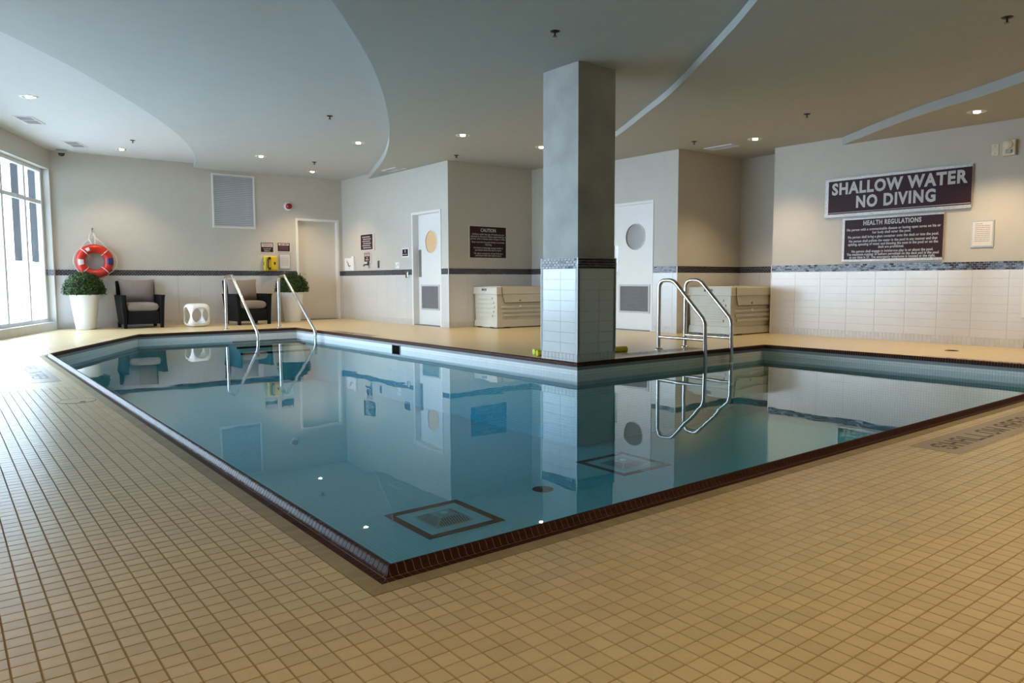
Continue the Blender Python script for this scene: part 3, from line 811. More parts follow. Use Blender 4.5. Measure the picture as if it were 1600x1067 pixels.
# doors with a round light and a grille
def round_door(name, label, p0, n, dd, depth, glass, cxo, cz, cr, gr, hinge_left):
    t = thing(name, label, 'door', mw=wall_frame(p0, n), kind='structure')
    a0, a1, _, h = dd
    door_frame(t, a0, a1, h, depth, M_FRAMEW, 0.045)
    zf = -depth
    # leaf with a real round hole: ring of quads between circle and rectangle
    x0, x1, y0, y1 = a0 + .045, a1 - .045, 0.012, h - .045; N = 48; b = MB(); vs = []; fs = []
    for z in (zf - 0.04, zf):
        for k in range(N):
            an = 2 * math.pi * k / N; c, s = math.cos(an), math.sin(an)
            vs.append((cxo + cr * c, cz + cr * s, z))
        for k in range(N):
            an = 2 * math.pi * k / N; c, s = math.cos(an), math.sin(an)
            tx = ((x1 - cxo) if c > 0 else (x0 - cxo)) / c if abs(c) > 1e-6 else 1e9
            ty = ((y1 - cz) if s > 0 else (y0 - cz)) / s if abs(s) > 1e-6 else 1e9
            q = min(tx, ty); vs.append((cxo + q * c, cz + q * s, z))
    for k in range(N):
        j = (k + 1) % N
        fs += [(2 * N + k, 3 * N + k, 3 * N + j, 2 * N + j), (k, j, N + j, N + k), (k, 2 * N + k, 2 * N + j, j)]
    b.add(vs, fs)
    # corners left over by the radial fan
    leaf = b.build('leaf', M_DOOR, t)
    MB().box(x0, x1, y0, y1, zf - 0.04, zf - 0.036).build('leaf_back', glass, leaf)
    for qx, qy in ((x0, y0), (x1, y0), (x1, y1), (x0, y1)):
        best = sorted(vs[3 * N:], key=lambda p: (p[0] - qx) ** 2 + (p[1] - qy) ** 2)
        e1 = [p for p in best if abs(p[0] - qx) < 1e-6][:1]; e2 = [p for p in best if abs(p[1] - qy) < 1e-6][:1]
        if e1 and e2: MB().add([(qx, qy, zf), e1[0], e2[0]], [(0, 1, 2)]).build('leaf_corner', M_DOOR, leaf)
    ring = []
    for k in range(48):
        an = 2 * math.pi * k / 48; ring.append((cxo + (cr + .006) * math.cos(an), cz + (cr + .006) * math.sin(an), zf + 0.001))
    MB().tube(ring, 0.009, 8, closed=True).build('glazing_ring', M_FRAMEW, leaf, smooth=True)
    MB().lathe([(cr, zf - 0.020), (cr, zf - 0.014)], 48, (cxo, cz, 0)).build('round_pane', glass, leaf)
    gx0, gx1, gy0, gy1 = gr; fwd = 0.03
    for q in ((gx0, gx1, gy0, gy0 + fwd), (gx0, gx1, gy1 - fwd, gy1), (gx0, gx0 + fwd, gy0 + fwd, gy1 - fwd), (gx1 - fwd, gx1, gy0 + fwd, gy1 - fwd)):
        MB().box(*q, zf, zf + 0.014).build('grille_frame', mat('grille_frame', (0.50, 0.50, 0.51), 0.4), t)
    MB().box(gx0 + fwd, gx1 - fwd, gy0 + fwd, gy1 - fwd, zf, zf + 0.003).build('grille_back', M_GREY, t)
    ns = 16
    for k in range(ns):
        yy = gy0 + fwd + (gy1 - gy0 - 2 * fwd) * (k + .5) / ns
        MB().hexa([(gx0 + fwd, yy - .009, zf + .003), (gx1 - fwd, yy - .009, zf + .003), (gx1 - fwd, yy - .009, zf + .012), (gx0 + fwd, yy - .009, zf + .012)],
                  [(gx0 + fwd, yy + .008, zf + .003), (gx1 - fwd, yy + .008, zf + .003), (gx1 - fwd, yy + .006, zf + .004), (gx0 + fwd, yy + .006, zf + .004)]).build('slat', M_GREY, t)
    px = a0 + .06
    MB().box(px, px + 0.10, 0.92, 1.44, zf, zf + 0.003).build('push_plate', M_STEEL, t)
    MB().box(a0, a1, -0.002, 0.008, -depth - 0.04, 0.0).build('threshold', M_GREY, t)
    return t
round_door('door_2', 'white door with warm lit round window and low grille', (X1, Y1), (-1, 0), D1, 0.11, M_GLOW, Y1 - 10.043, 1.572, 0.208, (Y1 - 10.41, Y1 - 9.768, 0.295, 0.775), True)
round_door('door_3', 'white door with dim grey round window right of the column', (X3, Y3), (-1, 0), D2, 0.03, M_DIMGL, Y3 - 6.70, 1.572, 0.212, (Y3 - 7.05, Y3 - 6.36, 0.295, 0.775), True)

# ================================================================== FURNITURE
def pillow(wd, ht, th, n=22, p=4.0):
    b = MB(); vs = []; fs = []
    for side in (1, -1):
        for i in range(n + 1):
            for j in range(n + 1):
                u, v = -1 + 2 * i / n, -1 + 2 * j / n
                tt = (max(0, 1 - abs(u) ** p) * max(0, 1 - abs(v) ** p)) ** (0.42 if p > 5 else 0.6)
                pin = 1 - 0.09 * (1 - abs(u) ** 2) * abs(v) ** 3
                pin2 = 1 - 0.09 * (1 - abs(v) ** 2) * abs(u) ** 3
                vs.append((u * wd / 2 * pin2, side * th / 2 * tt, v * ht / 2 * pin))
    m = (n + 1) ** 2
    for sd in range(2):
        for i in range(n):
            for j in range(n):
                a = sd * m + i * (n + 1) + j; q = (a, a + 1, a + n + 2, a + n + 1); fs.append(q if sd else q[::-1])
    b.add(vs, fs)
    return b
def weld(o):
    bm = bmesh.new(); bm.from_mesh(o.data); bmesh.ops.remove_doubles(bm, verts=bm.verts, dist=1e-4); bmesh.ops.recalc_face_normals(bm, faces=bm.faces); bm.to_mesh(o.data); bm.free()
def armchair(loc, rz, label):
    t = thing('armchair', label, 'chair', loc=loc, rz=rz, group='wicker lounge armchairs')
    # front at y = 0, back at y = 0.66
    for s in (-1, 1):
        b = MB()
        xb0, xb1, xt0, xt1 = s * 0.262, s * 0.325, s * 0.285, s * 0.368
        lo = [(xb0, 0.05, 0.07), (xb1, 0.05, 0.07), (xb1, 0.60, 0.07), (xb0, 0.60, 0.07)]; hi = [(xt0, 0.0, 0.585), (xt1, 0.0, 0.585), (xt1, 0.64, 0.585), (xt0, 0.64, 0.585)]
        if s < 0: lo = [lo[1], lo[0], lo[3], lo[2]]; hi = [hi[1], hi[0], hi[3], hi[2]]
        b.hexa(lo, hi); b.build('side_panel', M_WICK, t, bevel=0.012, seg=3)
        MB().box(min(xt0, xt1) - .004, max(xt0, xt1) + .004, -0.015, 0.64, 0.583, 0.605).build('arm_rest', M_WICK, t, bevel=0.01, seg=3)
        for y0 in (0.0, 0.56):
            k = 0.0 if y0 == 0 else 0.02
            x = s * 0.305
            MB().hexa([(x - .028, y0 + .01, 0), (x + .028, y0 + .01, 0), (x + .028, y0 + .065, 0), (x - .028, y0 + .065, 0)],
                      [(x - .035 + s * .022, y0 - .0, 0.586), (x + .035 + s * .022, y0, 0.586), (x + .035 + s * .022, y0 + .07, 0.586), (x - .035 + s * .022, y0 + .07, 0.586)] if y0 == 0 else
                      [(x - .028, y0 + .01, 0.1), (x + .028, y0 + .01, 0.1), (x + .028, y0 + .065, 0.1), (x - .028, y0 + .065, 0.1)]).build('leg', M_WICK, t, bevel=0.006)
    MB().box(-0.27, 0.27, 0.03, 0.07, 0.075, 0.31).build('front_apron', M_WICK, t, bevel=0.008)
    MB().box(-0.265, 0.265, 0.05, 0.58, 0.24, 0.305).build('seat_deck', M_WICK, t)
    MB().hexa([(-.31, .565, .08), (.31, .565, .08), (.31, .63, .08), (-.31, .63, .08)], [(-.335, .64, .865), (.335, .64, .865), (.335, .70, .865), (-.335, .70, .865)]).build('backrest', M_WICK, t, bevel=0.015, seg=3)
    sc = pillow(0.55, 0.55, 0.17, p=7.0).build('seat_cushion', M_CUSH, t); weld(sc); shade(sc, 180); sc.rotation_euler = (R(90), 0, 0); sc.location = (0, 0.29, 0.385)
    bc = pillow(0.63, 0.48, 0.27, p=2.4).build('back_cushion', M_CUSH, t); weld(bc); shade(bc, 180); bc.rotation_euler = (R(-9), 0, 0); bc.location = (0.01, 0.545, 0.655)
    return t
armchair((1.985, 12.86, 0), 0.0, 'black wicker armchair with taupe cushions beside the lifebuoy planter')
armchair((3.92, 12.62, 0), R(7), 'black wicker armchair with taupe cushions behind the handrails')

def planter(loc, label, seed):
    t = thing('planter', label, 'plant', loc=loc, group='boxwood planters')
    MB().lathe([(0.150, 0.0), (0.158, 0.006), (0.235, 0.63), (0.240, 0.648), (0.230, 0.650), (0.222, 0.60)], 48, cap=True).build('pot', M_WHITE, t, smooth=True)
    rs = np.random.default_rng(seed)
    core = MB().lathe([(0.02, 0.60), (0.24, 0.62), (0.285, 0.70), (0.27, 0.80), (0.21, 0.90), (0.12, 0.955), (0.01, 0.965)], 28).build('foliage_core', M_LEAFC, t, smooth=True)
    b = MB(); N = 3000
    for k in range(N):
        a = rs.uniform(0, 2 * math.pi); el = math.asin(rs.uniform(-0.12, 1.0)); rr = rs.uniform(0.84, 1.05) if rs.random() < 0.85 else rs.uniform(1.03, 1.13)
        c = Vector((0.315 * rr * math.cos(a) * math.cos(el), 0.315 * rr * math.sin(a) * math.cos(el), 0.665 + 0.335 * rr * math.sin(el)))
        nrm = (Vector((math.cos(a) * math.cos(el), math.sin(a) * math.cos(el), math.sin(el))) + Vector(rs.normal(0, 0.55, 3))).normalized()
        u = nrm.orthogonal().normalized(); v = nrm.cross(u); an = rs.uniform(0, 6.28); u, v = u * math.cos(an) + v * math.sin(an), v * math.cos(an) - u * math.sin(an)
        s = rs.uniform(0.016, 0.027); f = nrm * s * 0.25
        b.add([c - u * s, c - v * s * .55 + f, c + u * s, c + v * s * .55 + f], [(0, 1, 2), (0, 2, 3)])
    o = bpy.data.meshes.new('foliage'); o.from_pydata(b.v, [], b.f); o.update()
    fo = obj('foliage', o, M_LEAF, t); fo['kind'] = 'stuff'
planter((1.10, 13.22, 0), 'white tapered planter with clipped boxwood dome under the lifebuoy', 1)
planter((4.91, 13.215, 0), 'white tapered planter with clipped boxwood dome beside the beige door', 2)

def stool(loc):
    S, H, rc, th = 0.20, 0.435, 0.105, 0.016
    def rbox(name, hx, z0, z1, r):
        bm = bmesh.new(); bmesh.ops.create_cube(bm, size=1)
        for v in bm.verts: v.co = Vector((v.co.x * 2 * hx, v.co.y * 2 * hx, z0 + (v.co.z + .5) * (z1 - z0)))
        bmesh.ops.bevel(bm, geom=list(bm.edges), offset=r, segments=8, profile=0.5, affect='EDGES')
        me = bpy.data.meshes.new(name); bm.to_mesh(me); bm.free(); o = bpy.data.objects.new(name, me); COL.objects.link(o); return o
    a = rbox('side_stool', S, 0, H, rc); c = rbox('cut_inner', S - th, th, H - th, rc - th)
    cyl = []
    for ax in 'xy':
        m = MB().lathe([(0.156, -0.4), (0.156, 0.4)], 56, (0, 0, 0.215) , axis=ax).mesh('cut'); q = bpy.data.objects.new('cut', m); COL.objects.link(q); cyl.append(q)
    for q in [c] + cyl:
        bo = a.modifiers.new('cut', 'BOOLEAN'); bo.operation = 'DIFFERENCE'; bo.object = q; bo.solver = 'EXACT'
    bpy.context.view_layer.update()
    me = bpy.data.meshes.new_from_object(a.evaluated_get(bpy.context.evaluated_depsgraph_get())); me.name = 'side_stool'
    for q in [a, c] + cyl: bpy.data.objects.remove(q)
    me.materials.clear(); o = obj('side_stool', me, M_WHITE); shade(o, 35); o.location = loc; o.rotation_euler = (0, 0, R(6))
    return tag(o, 'white rounded cube side stool with round cut-outs between armchairs', 'stool')
stool((2.87, 12.76, 0))

# deck storage boxes
def deck_box(loc, lx, ly, label):
    """front faces -y (long side), x from 0 to lx, y from 0 to ly"""
    t = thing('deck_box', label, 'storage box', loc=loc, group='resin deck storage boxes')
    H = 0.735
    MB().hexa([(0.0, 0.0, 0.015), (lx, 0, 0.015), (lx, ly, 0.015), (0, ly, 0.015)], [(0.012, 0.012, 0.135), (lx - .012, .012, .135), (lx - .012, ly - .012, .135), (.012, ly - .012, .135)]).build('base_skirt', M_BOX, t, bevel=0.008, seg=3)
    MB().hexa([(0.022, 0.022, 0.12), (lx - .022, .022, .12), (lx - .022, ly - .022, .12), (.022, ly - .022, .12)], [(0.01, 0.01, 0.62), (lx - .01, .01, .62), (lx - .01, ly - .01, .62), (.01, ly - .01, .62)]).build('body', M_BOX, t, bevel=0.01, seg=3)
    lid = MB().hexa([(-0.012, -0.012, 0.60), (lx + .012, -.012, .60), (lx + .012, ly + .012, .60), (-.012, ly + .012, .60)], [(-0.004, -0.004, H), (lx + .004, -.004, H), (lx + .004, ly + .004, H), (-.004, ly + .004, H)]).build('lid', M_BOX, t, bevel=0.014, seg=3)
    MB().box(0.16, lx - 0.16, 0.10, ly - 0.08, H - 0.004, H + 0.012).build('lid_panel', M_BOX, lid, bevel=0.006)
    # raised ribs on the short side and the front
    for k in range(5):
        z = 0.20 + 0.078 * k; ins = (0.14, 0.10, 0.08, 0.10, 0.14)[k]
        MB().box(0.0, 0.016, ins, ly - ins, z, z + 0.040).build('rib', M_BOX, t, bevel=0.006)
    for k in range(3):
        z = 0.205 + 0.075 * k
        MB().box(0.10 + 0.03 * (2 - k), lx - 0.10 - 0.03 * (2 - k), -0.002, 0.018, z, z + 0.042).build('rib', M_BOX, t, bevel=0.006)
    # drop front flap with its dark seam
    fl = MB().hexa([(0.17, -0.004, 0.455), (lx - .17, -.004, .455), (lx - .17, .02, .455), (.17, .02, .455)], [(0.12, -0.004, 0.60), (lx - .12, -.004, .60), (lx - .12, .02, .60), (.12, .02, .60)]).build('flap', M_BOX, t, bevel=0.004)
    path = fillet([(0.105, -0.013, H - 0.004), (0.115, -0.014, 0.60), (0.165, -0.005, 0.45), (lx - .165, -.005, .45), (lx - .115, -.014, .60), (lx - .105, -.013, H - .004)], 0.04)
    MB().tube(path, 0.0055, 6).build('flap_seam', M_BOXD, t)
    m = MB().lathe([(0.016, -0.012), (0.016, -0.002)], 16, (0.36 + lx * .12, 0, 0.49), axis='y').build('lock', M_GREY, t)
    MB().lathe([(0.02, -0.014), (0.018, 0.005)], 16, (0.36 + lx * .12, 0, 0.385), axis='y').build('latch', M_WHITE, t)
    MB().box(-0.0135, -0.008, ly * 0.42, ly * 0.62, 0.665, 0.705).build('badge', M_GREY, lid)
    MB().box(-0.0145, -0.008, ly * 0.56, ly * 0.61, 0.67, 0.70).build('badge_mark', M_BLACK, lid)
    for x0, x1 in ((0.16, 0.30), (lx - 0.30, lx - 0.16)): MB().box(x0, x1, -0.001, 0.03, 0, 0.022).build('foot', M_BLACK, t)
    for y0, y1 in ((0.10, 0.21), (ly - 0.23, ly - 0.12)): MB().box(-0.001, 0.03, y0, y1, 0, 0.022).build('foot', M_BLACK, t)
    MB().box(0.03, lx - .03, .03, ly - .03, 0, 0.02).build('foot', M_BOXD, t)
deck_box((6.80, 8.56, 0), 1.36, 0.70, 'large beige resin storage box beneath the caution sign')
deck_box((8.47, 4.885, 0), 1.42, 0.80, 'large beige resin storage box in the alcove behind the ladder')

# pool noodles behind the column
for p0, p1, lab, m in (((4.29, 4.46, 0.034), (5.43, 4.17, 0.034), 'yellow foam pool noodle on the deck behind the column, nearer the pool', M_NOODLE), ((4.36, 4.60, 0.034), (5.20, 4.42, 0.034), 'lime foam pool noodle behind the column, farther from the pool', M_NOODLE2)):
    d = (Vector(p1) - Vector(p0)); path = [tuple(Vector(p0) + d * k / 8) for k in range(9)]
    t = MB().tube(path, 0.034, 20).build('pool_noodle', m, None, smooth=True, angle=50); tag(t, lab, 'pool noodle', 'pool noodles')

# ================================================================== HANDRAILS AND LADDER
def flange(t, x, y):
    MB().lathe([(0.055, 0.0), (0.055, 0.008), (0.035, 0.016), (0.030, 0.02)], 24, (x, y, 0)).build('flange', M_STEEL, t, smooth=True)
def handrail(x, yb, yt, yp, label):
    t = thing('handrail', label, 'handrail', loc=(0, 0, 0), group='curved steel handrails')
    path = fillet([(x, yb, 0), (x, yb - 0.02, 0.93), (x, yt, 0.945), (x, yp, 0.02), (x, yp - 0.01, WATER_Z - 0.25)], [0.11, 0.05, 0.14])
    MB().tube(path, 0.024, 16).build('rail', M_STEEL, t, smooth=True, angle=60); flange(t, x, yb)
handrail(3.06, 11.60, 11.20, 9.99, 'curved stainless handrail in front of the right armchair')
handrail(3.93, 11.36, 11.06, 9.74, 'curved stainless handrail in front of the second planter')
t = thing('pool_ladder', 'stainless steel pool ladder with two arched rails beside the column', 'ladder', loc=(0, 0, 0))
for x in (5.98, 6.48):
    path = fillet([(x, 4.15, 0), (x, 4.15, 0.845), (x, 3.93, 0.845), (x, 3.46, 0.37), (x, 3.44, -0.70)], [0.17, 0.17, 0.16], 10)
    MB().tube(path, 0.024, 16).build('rail', M_STEEL, t, smooth=True, angle=60); flange(t, x, 4.15)
    MB().tube([(x, 4.15, 0.155), (x, 3.44, 0.155)], 0.019, 12).build('cross_bar', M_STEEL, t, smooth=True, angle=60)
for z in (-0.145, -0.40, -0.65):
    MB().box(5.98, 6.48, 3.41, 3.49, z - 0.012, z + 0.012).build('tread', M_WHITE, t, bevel=0.004)

# ================================================================== LIFEBUOY
t = thing('lifebuoy', 'red ring lifebuoy with white rope hanging on the far wall', 'lifebuoy', mw=wall_frame((1.335, Y1), (0, -1), 1.222))
ring = [(0.232 * math.cos(2 * math.pi * k / 64), 0.232 * math.sin(2 * math.pi * k / 64), 0.105) for k in range(64)]
MB().tube(ring, 0.078, 24, closed=True).build('ring', M_RED, t, smooth=True, angle=180)
def ring_patch(name, a0, a1, m, r=0.0785, lo=-0.9, hi=0.9):
    b = MB(); n = 8; k2 = 9; vs = []; fs = []
    for i in range(n + 1):
        a = a0 + (a1 - a0) * i / n
        for j in range(k2 + 1):
            ph = lo + (hi - lo) * j / k2; rr = 0.232 + r * math.sin(ph); vs.append((rr * math.cos(a), rr * math.sin(a), 0.105 + r * math.cos(ph)))
    for i in range(n):
        for j in range(k2): fs.append((i * (k2 + 1) + j, i * (k2 + 1) + j + 1, (i + 1) * (k2 + 1) + j + 1, (i + 1) * (k2 + 1) + j))
    b.add(vs, fs); return b.build(name, m, t, smooth=True, angle=180)
ring_patch('label_white', R(172), R(196), M_PAPER, lo=-0.6, hi=0.6)
ring_patch('label_cream', R(112), R(126), M_PAPER, lo=-0.3, hi=0.5)
ring_patch('label_purple', R(-15), R(14), mat('buoy_purple', (0.035, 0.02, 0.11), 0.4), lo=-0.7, hi=1.0)
for a in (45, 135, 225, 315):
    loop = [((0.232 + 0.083 * math.sin(ph)) * math.cos(R(a)), (0.232 + 0.083 * math.sin(ph)) * math.sin(R(a)), 0.105 + 0.083 * math.cos(ph)) for ph in [2 * math.pi * k / 24 for k in range(24)]]
    MB().tube(loop, 0.006, 8, closed=True).build('rope_tie', M_ROPE, t, smooth=True)
for a in (45, 135, 225, 315):
    seg = []
    for k in range(17):
        q = k / 16; an = R(a + 90 * q); bow = 0.315 + 0.05 * math.sin(math.pi * q) * (1.0 if a in (315, 225) else 0.5)
        seg.append((bow * math.cos(an), bow * math.sin(an), 0.10))
    if a == 45:
        seg = [(0.223, 0.223, .10), (0.12, 0.36, .09), (0.02, 0.44, .07), (0.0, 0.50, .05), (-0.02, 0.44, .07), (-0.14, 0.34, .09), (-0.223, 0.223, .10)]
    MB().tube(seg, 0.007, 8).build('grab_rope', M_ROPE, t, smooth=True)
MB().tube([(-0.035, 0.30, .11), (-0.075, 0.40, .09), (-0.055, 0.50, .06), (0.0, 0.53, .045), (0.03, 0.46, .06), (0.015, 0.31, .11)], 0.008, 8).build('hanging_rope', M_ROPE, t, smooth=True)
MB().tube([(-0.09, 0.10, .19), (-0.10, 0.04, .06), (-0.075, 0.00, .05), (-0.045, 0.05, .05), (-0.05, 0.10, .05)], 0.006, 8).build('rope_end', M_ROPE, t, smooth=True)
t = thing('wall_hook', 'grey metal hook holding up the lifebuoy', 'hook', mw=wall_frame((1.335, Y1), (0, -1), 1.77))
MB().box(-0.012, 0.012, -0.03, 0.06, 0.0, 0.006).build('plate', M_STEEL, t)
MB().tube(fillet([(0, -0.01, 0.004), (0, -0.02, 0.06), (0, 0.03, 0.065)], 0.02), 0.007, 10).build('prong', M_STEEL, t, smooth=True)

# ================================================================== FAR WALL FITTINGS
def on_far(x, z): return wall_frame((x, Y1), (0, -1), z)
t = thing('louver_vent', 'large rectangular louvered air grille high on the far wall', 'vent', mw=on_far(3.90, 2.47))
hw, hh, fw = 0.43, 0.54, 0.035
for q in ((-hw, hw, hh - fw, hh), (-hw, hw, -hh, -hh + fw), (-hw, -hw + fw, -hh + fw, hh - fw), (hw - fw, hw, -hh + fw, hh - fw)):
    MB().box(*q, 0.0, 0.022).build('frame', M_FRAMEW, t, bevel=0.003)
MB().box(-hw + fw, hw - fw, -hh + fw, hh - fw, 0, 0.002).build('backing', M_GREY, t)
sme = MB().hexa([(-hw + fw, -.016, .004), (hw - fw, -.016, .004), (hw - fw, -.016, .018), (-hw + fw, -.016, .018)], [(-hw + fw, .014, .002), (hw - fw, .014, .002), (hw - fw, .012, .004), (-hw + fw, .012, .004)]).mesh('slat')
sme.materials.append(M_LOUV)
for k in range(28):
    o = bpy.data.objects.new('slat', sme); COL.objects.link(o); o.parent = t; o.location = (0, -hh + fw + (2 * hh - 2 * fw) * (k + .5) / 28, 0)
t = thing('alarm_horn', 'red dome alarm on a white round base above the beige door', 'alarm', mw=on_far(5.04, 2.44))
MB().lathe([(0.085, 0.0), (0.085, 0.03), (0.075, 0.04)], 32, (-0.01, 0, 0)).build('base', M_WHITE, t, smooth=True)
MB().lathe([(0.062, 0.04), (0.062, 0.07), (0.05, 0.095), (0.025, 0.108), (0.003, 0.11)], 32).build('dome', mat('alarm_red', (0.28, 0.012, 0.012), 0.25), t, smooth=True, angle=60)
def panel(name, label, cat, mw, wd, ht, border_m, face_m, bl=0.012, br=0.012, bt=0.012, bb=0.012, th=0.012):
    t = thing(name, label, cat, mw=mw)
    MB().box(-wd / 2, wd / 2, -ht / 2, ht / 2, 0.0, th).build('backing', border_m, t, bevel=0.0015)
    MB().box(-wd / 2 + bl, wd / 2 - br, -ht / 2 + bb, ht / 2 - bt, th - 0.001, th + 0.002).build('face', face_m, t)
    return t, th + 0.002
M_SIGNW = mat('sign_pale_edge', (0.62, 0.55, 0.53), 0.5)
t, z = panel('wall_sign_board', 'small maroon emergency telephone sign above the yellow phone', 'sign', on_far(4.565, 1.555), 0.30, 0.225, M_SIGNW, M_MAROON, 0.008, 0.03, 0.008, 0.018)
MB().box(-0.125, 0.105, 0.012, 0.092, z, z + 0.0008).build('header', M_SIGNW, t)
text('EMERGENCY\nTELEPHONE', 'lettering_red', 0.036, M_REDP, t, -0.01, 0.052, z + 0.0008, 0.20, 0.0008)
text('Located\nBelow', 'lettering', 0.042, M_SIGNTXT, t, -0.01, -0.045, z, 0.15, 0.0005)
t, z = panel('wall_sign_board', 'small maroon notice sign with white heading beside the beige door', 'sign', on_far(4.925, 1.57), 0.30, 0.20, M_SIGNW, M_MAROON, 0.008, 0.03, 0.008, 0.016)
MB().box(-0.125, 0.10, 0.038, 0.08, z, z + 0.0008).build('header', M_SIGNW, t)
bars('print_red', [(-0.09, -0.02, 0.059), (0.0, 0.07, 0.059)], M_REDP, t, z + 0.0008, 0.02)
bars('print', [(-0.11, 0.09, 0.02 - 0.022 * k) for k in range(4)], mat('print_dim', (0.13, 0.09, 0.09), 0.7), t, z, 0.011)
t, z = panel('framed_notice', 'framed white paper notice beside the yellow phone', 'notice', on_far(4.93, 1.265), 0.245, 0.32, M_GREYF, M_PAPER, 0.016, 0.016, 0.016, 0.016)
bars('print', [(-0.08, 0.085, 0.10 - 0.022 * k) for k in range(9)], mat('print_pale', (0.42, 0.40, 0.40), 0.8), t, z, 0.008)
t = thing('emergency_phone', 'yellow emergency wall telephone with black handset', 'telephone', mw=on_far(4.60, 1.222))
MB().box(-0.135, 0.135, -0.155, 0.155, 0, 0.10).build('housing', M_YELLOW, t, bevel=0.022, seg=4)
MB().box(-0.01, 0.115, -0.13, 0.13, 0.098, 0.112).build('front_plate', M_YELLOW, t, bevel=0.006)
hs = MB().tube(fillet([(-0.035, 0.115, 0.125), (-0.075, 0.09, 0.13), (-0.075, -0.09, 0.13), (-0.035, -0.115, 0.125)], 0.03), 0.017, 12).build('handset', M_BLACK, t, smooth=True)
for s in (-1, 1): MB().lathe([(0.027, 0.105), (0.027, 0.14)], 18, (-0.042, s * 0.108, 0)).build('cap', M_BLACK, hs, smooth=True)
MB().box(0.055, 0.09, -0.025, 0.03, 0.111, 0.116).build('keypad', M_BLACK, t)
MB().box(-0.1375, -0.13, -0.04, 0.03, 0.03, 0.06).build('side_slot', M_BLACK, t)

# ================================================================== SIDE WALL FITTINGS (wall x = X1)
def on_side(y, z): return wall_frame((X1, y), (-1, 0), z)
t, z = panel('wall_sign_board', 'square maroon sign of six printed lines left of the warm-lit door', 'sign', on_side(12.40, 1.66), 0.62, 0.36, M_SIGNW, M_MAROON, 0.014, 0.07, 0.014, 0.03)
bars('print', [(-0.22 + 0.03 * (k % 2), 0.17 - 0.03 * ((k + 1) % 2), 0.115 - 0.045 * k) for k in range(6)], M_SIGNTXT, t, z, 0.022)
t, z = panel('wall_sign_board', 'small maroon sign with red and white heading above the tap', 'sign', on_side(12.40, 1.34), 0.31, 0.225, M_SIGNW, M_MAROON, 0.012, 0.05, 0.012, 0.03)
MB().box(-0.12, 0.085, 0.03, 0.085, z, z + 0.0008).build('header', M_SIGNW, t)
bars('print_red', [(-0.10, 0.06, 0.057)], M_REDP, t, z + 0.0008, 0.026)
bars('print', [(-0.05, 0.03, -0.005), (-0.08, 0.06, -0.045)], M_SIGNTXT, t, z, 0.026)
t, z = panel('room_sign', 'small square maroon room plate beside the warm-lit door', 'sign', on_side(10.80, 1.395), 0.27, 0.175, M_WHITE, M_MAROON, 0.02, 0.035, 0.02, 0.02)
MB().box(-0.018, 0.012, 0.0, 0.055, z, z + 0.0008).build('pictogram', M_SIGNTXT, t)
bars('print', [(-0.09, 0.07, -0.035)], M_SIGNTXT, t, z, 0.014)
t = thing('dispenser_box', 'white wall box with a black floral motif above the dark band', 'dispenser', mw=on_side(13.22, 1.21))
MB().box(-0.22, 0.22, -0.14, 0.14, 0, 0.05).build('cabinet', M_WHITE, t, bevel=0.008)
MB().box(0.10, 0.2, 0.14, 0.175, 0.0, 0.04).build('top_tab', M_WHITE, t, bevel=0.004)
fl = MB()
for px_, py_, a, s in ((-0.09, 0.06, 0.6, .03), (-0.06, 0.035, 2.0, .035), (-0.03, 0.01, 0.9, .045), (-0.02, -0.02, 2.4, .045), (0.02, -0.035, 0.2, .04), (0.07, -0.03, -0.2, .03), (0.03, -0.075, 1.5, .025), (-0.10, 0.085, 1.8, .02)):
    c, s2 = math.cos(a), math.sin(a); pts = [(-s, 0), (0, -s * .4), (s, 0), (0, s * .4)]
    fl.add([(px_ + x * c - y * s2, py_ + x * s2 + y * c, 0.0506) for x, y in pts], [(0, 1, 2, 3)])
fl.build('floral_motif', M_BLACK, t)
t = thing('wall_tap', 'dark metal tap on the side wall under the small signs', 'tap', mw=on_side(12.38, 1.19))
MB().box(0.02, 0.07, -0.075, 0.075, 0, 0.02).build('plate', M_STEEL, t, bevel=0.004)
MB().tube(fillet([(0.04, 0.0, 0.01), (0.04, 0.0, 0.07), (-0.03, 0.0, 0.09), (-0.05, -0.03, 0.09)], 0.02), 0.014, 10).build('spout', mat('dark_bronze', (0.06, 0.055, 0.05), 0.3, metal=0.8), t, smooth=True)
MB().lathe([(0.03, 0.02), (0.03, 0.04)], 16, (0.045, 0.035, 0)).build('knob', M_BLACK, t, smooth=True)
t = MB().box(-0.028, 0.028, -0.075, 0.075, 0, 0.018).build('door_pull', mat('dark_steel', (0.10, 0.10, 0.10), 0.3, metal=0.8), None, bevel=0.005); t.matrix_world = on_side(11.92, 1.19)
tag(t, 'slim dark vertical metal plate right of the tap', 'wall plate')
t = thing('light_switch', 'white double switch plate above the dark band', 'switch', mw=on_side(11.14, 1.155))
MB().box(-0.075, 0.075, -0.06, 0.06, 0, 0.007).build('plate', M_WHITE, t, bevel=0.003)
for s in (-1, 1): MB().box(s * 0.035 - .008, s * 0.035 + .008, -0.02 + .01 * s, 0.02 + .01 * s, 0.007, 0.012).build('toggle', M_GREYF, t)
t = thing('keypad_lock', 'small grey metal keypad across the dark band beside the warm-lit door', 'keypad', mw=on_side(10.715, 0.965))
MB().box(-0.05, 0.05, -0.06, 0.06, 0.008, 0.04).build('housing', M_STEEL, t, bevel=0.005)
MB().box(0.012, 0.032, -0.045, 0.045, 0.04, 0.043).build('strip', M_PAPER, t)

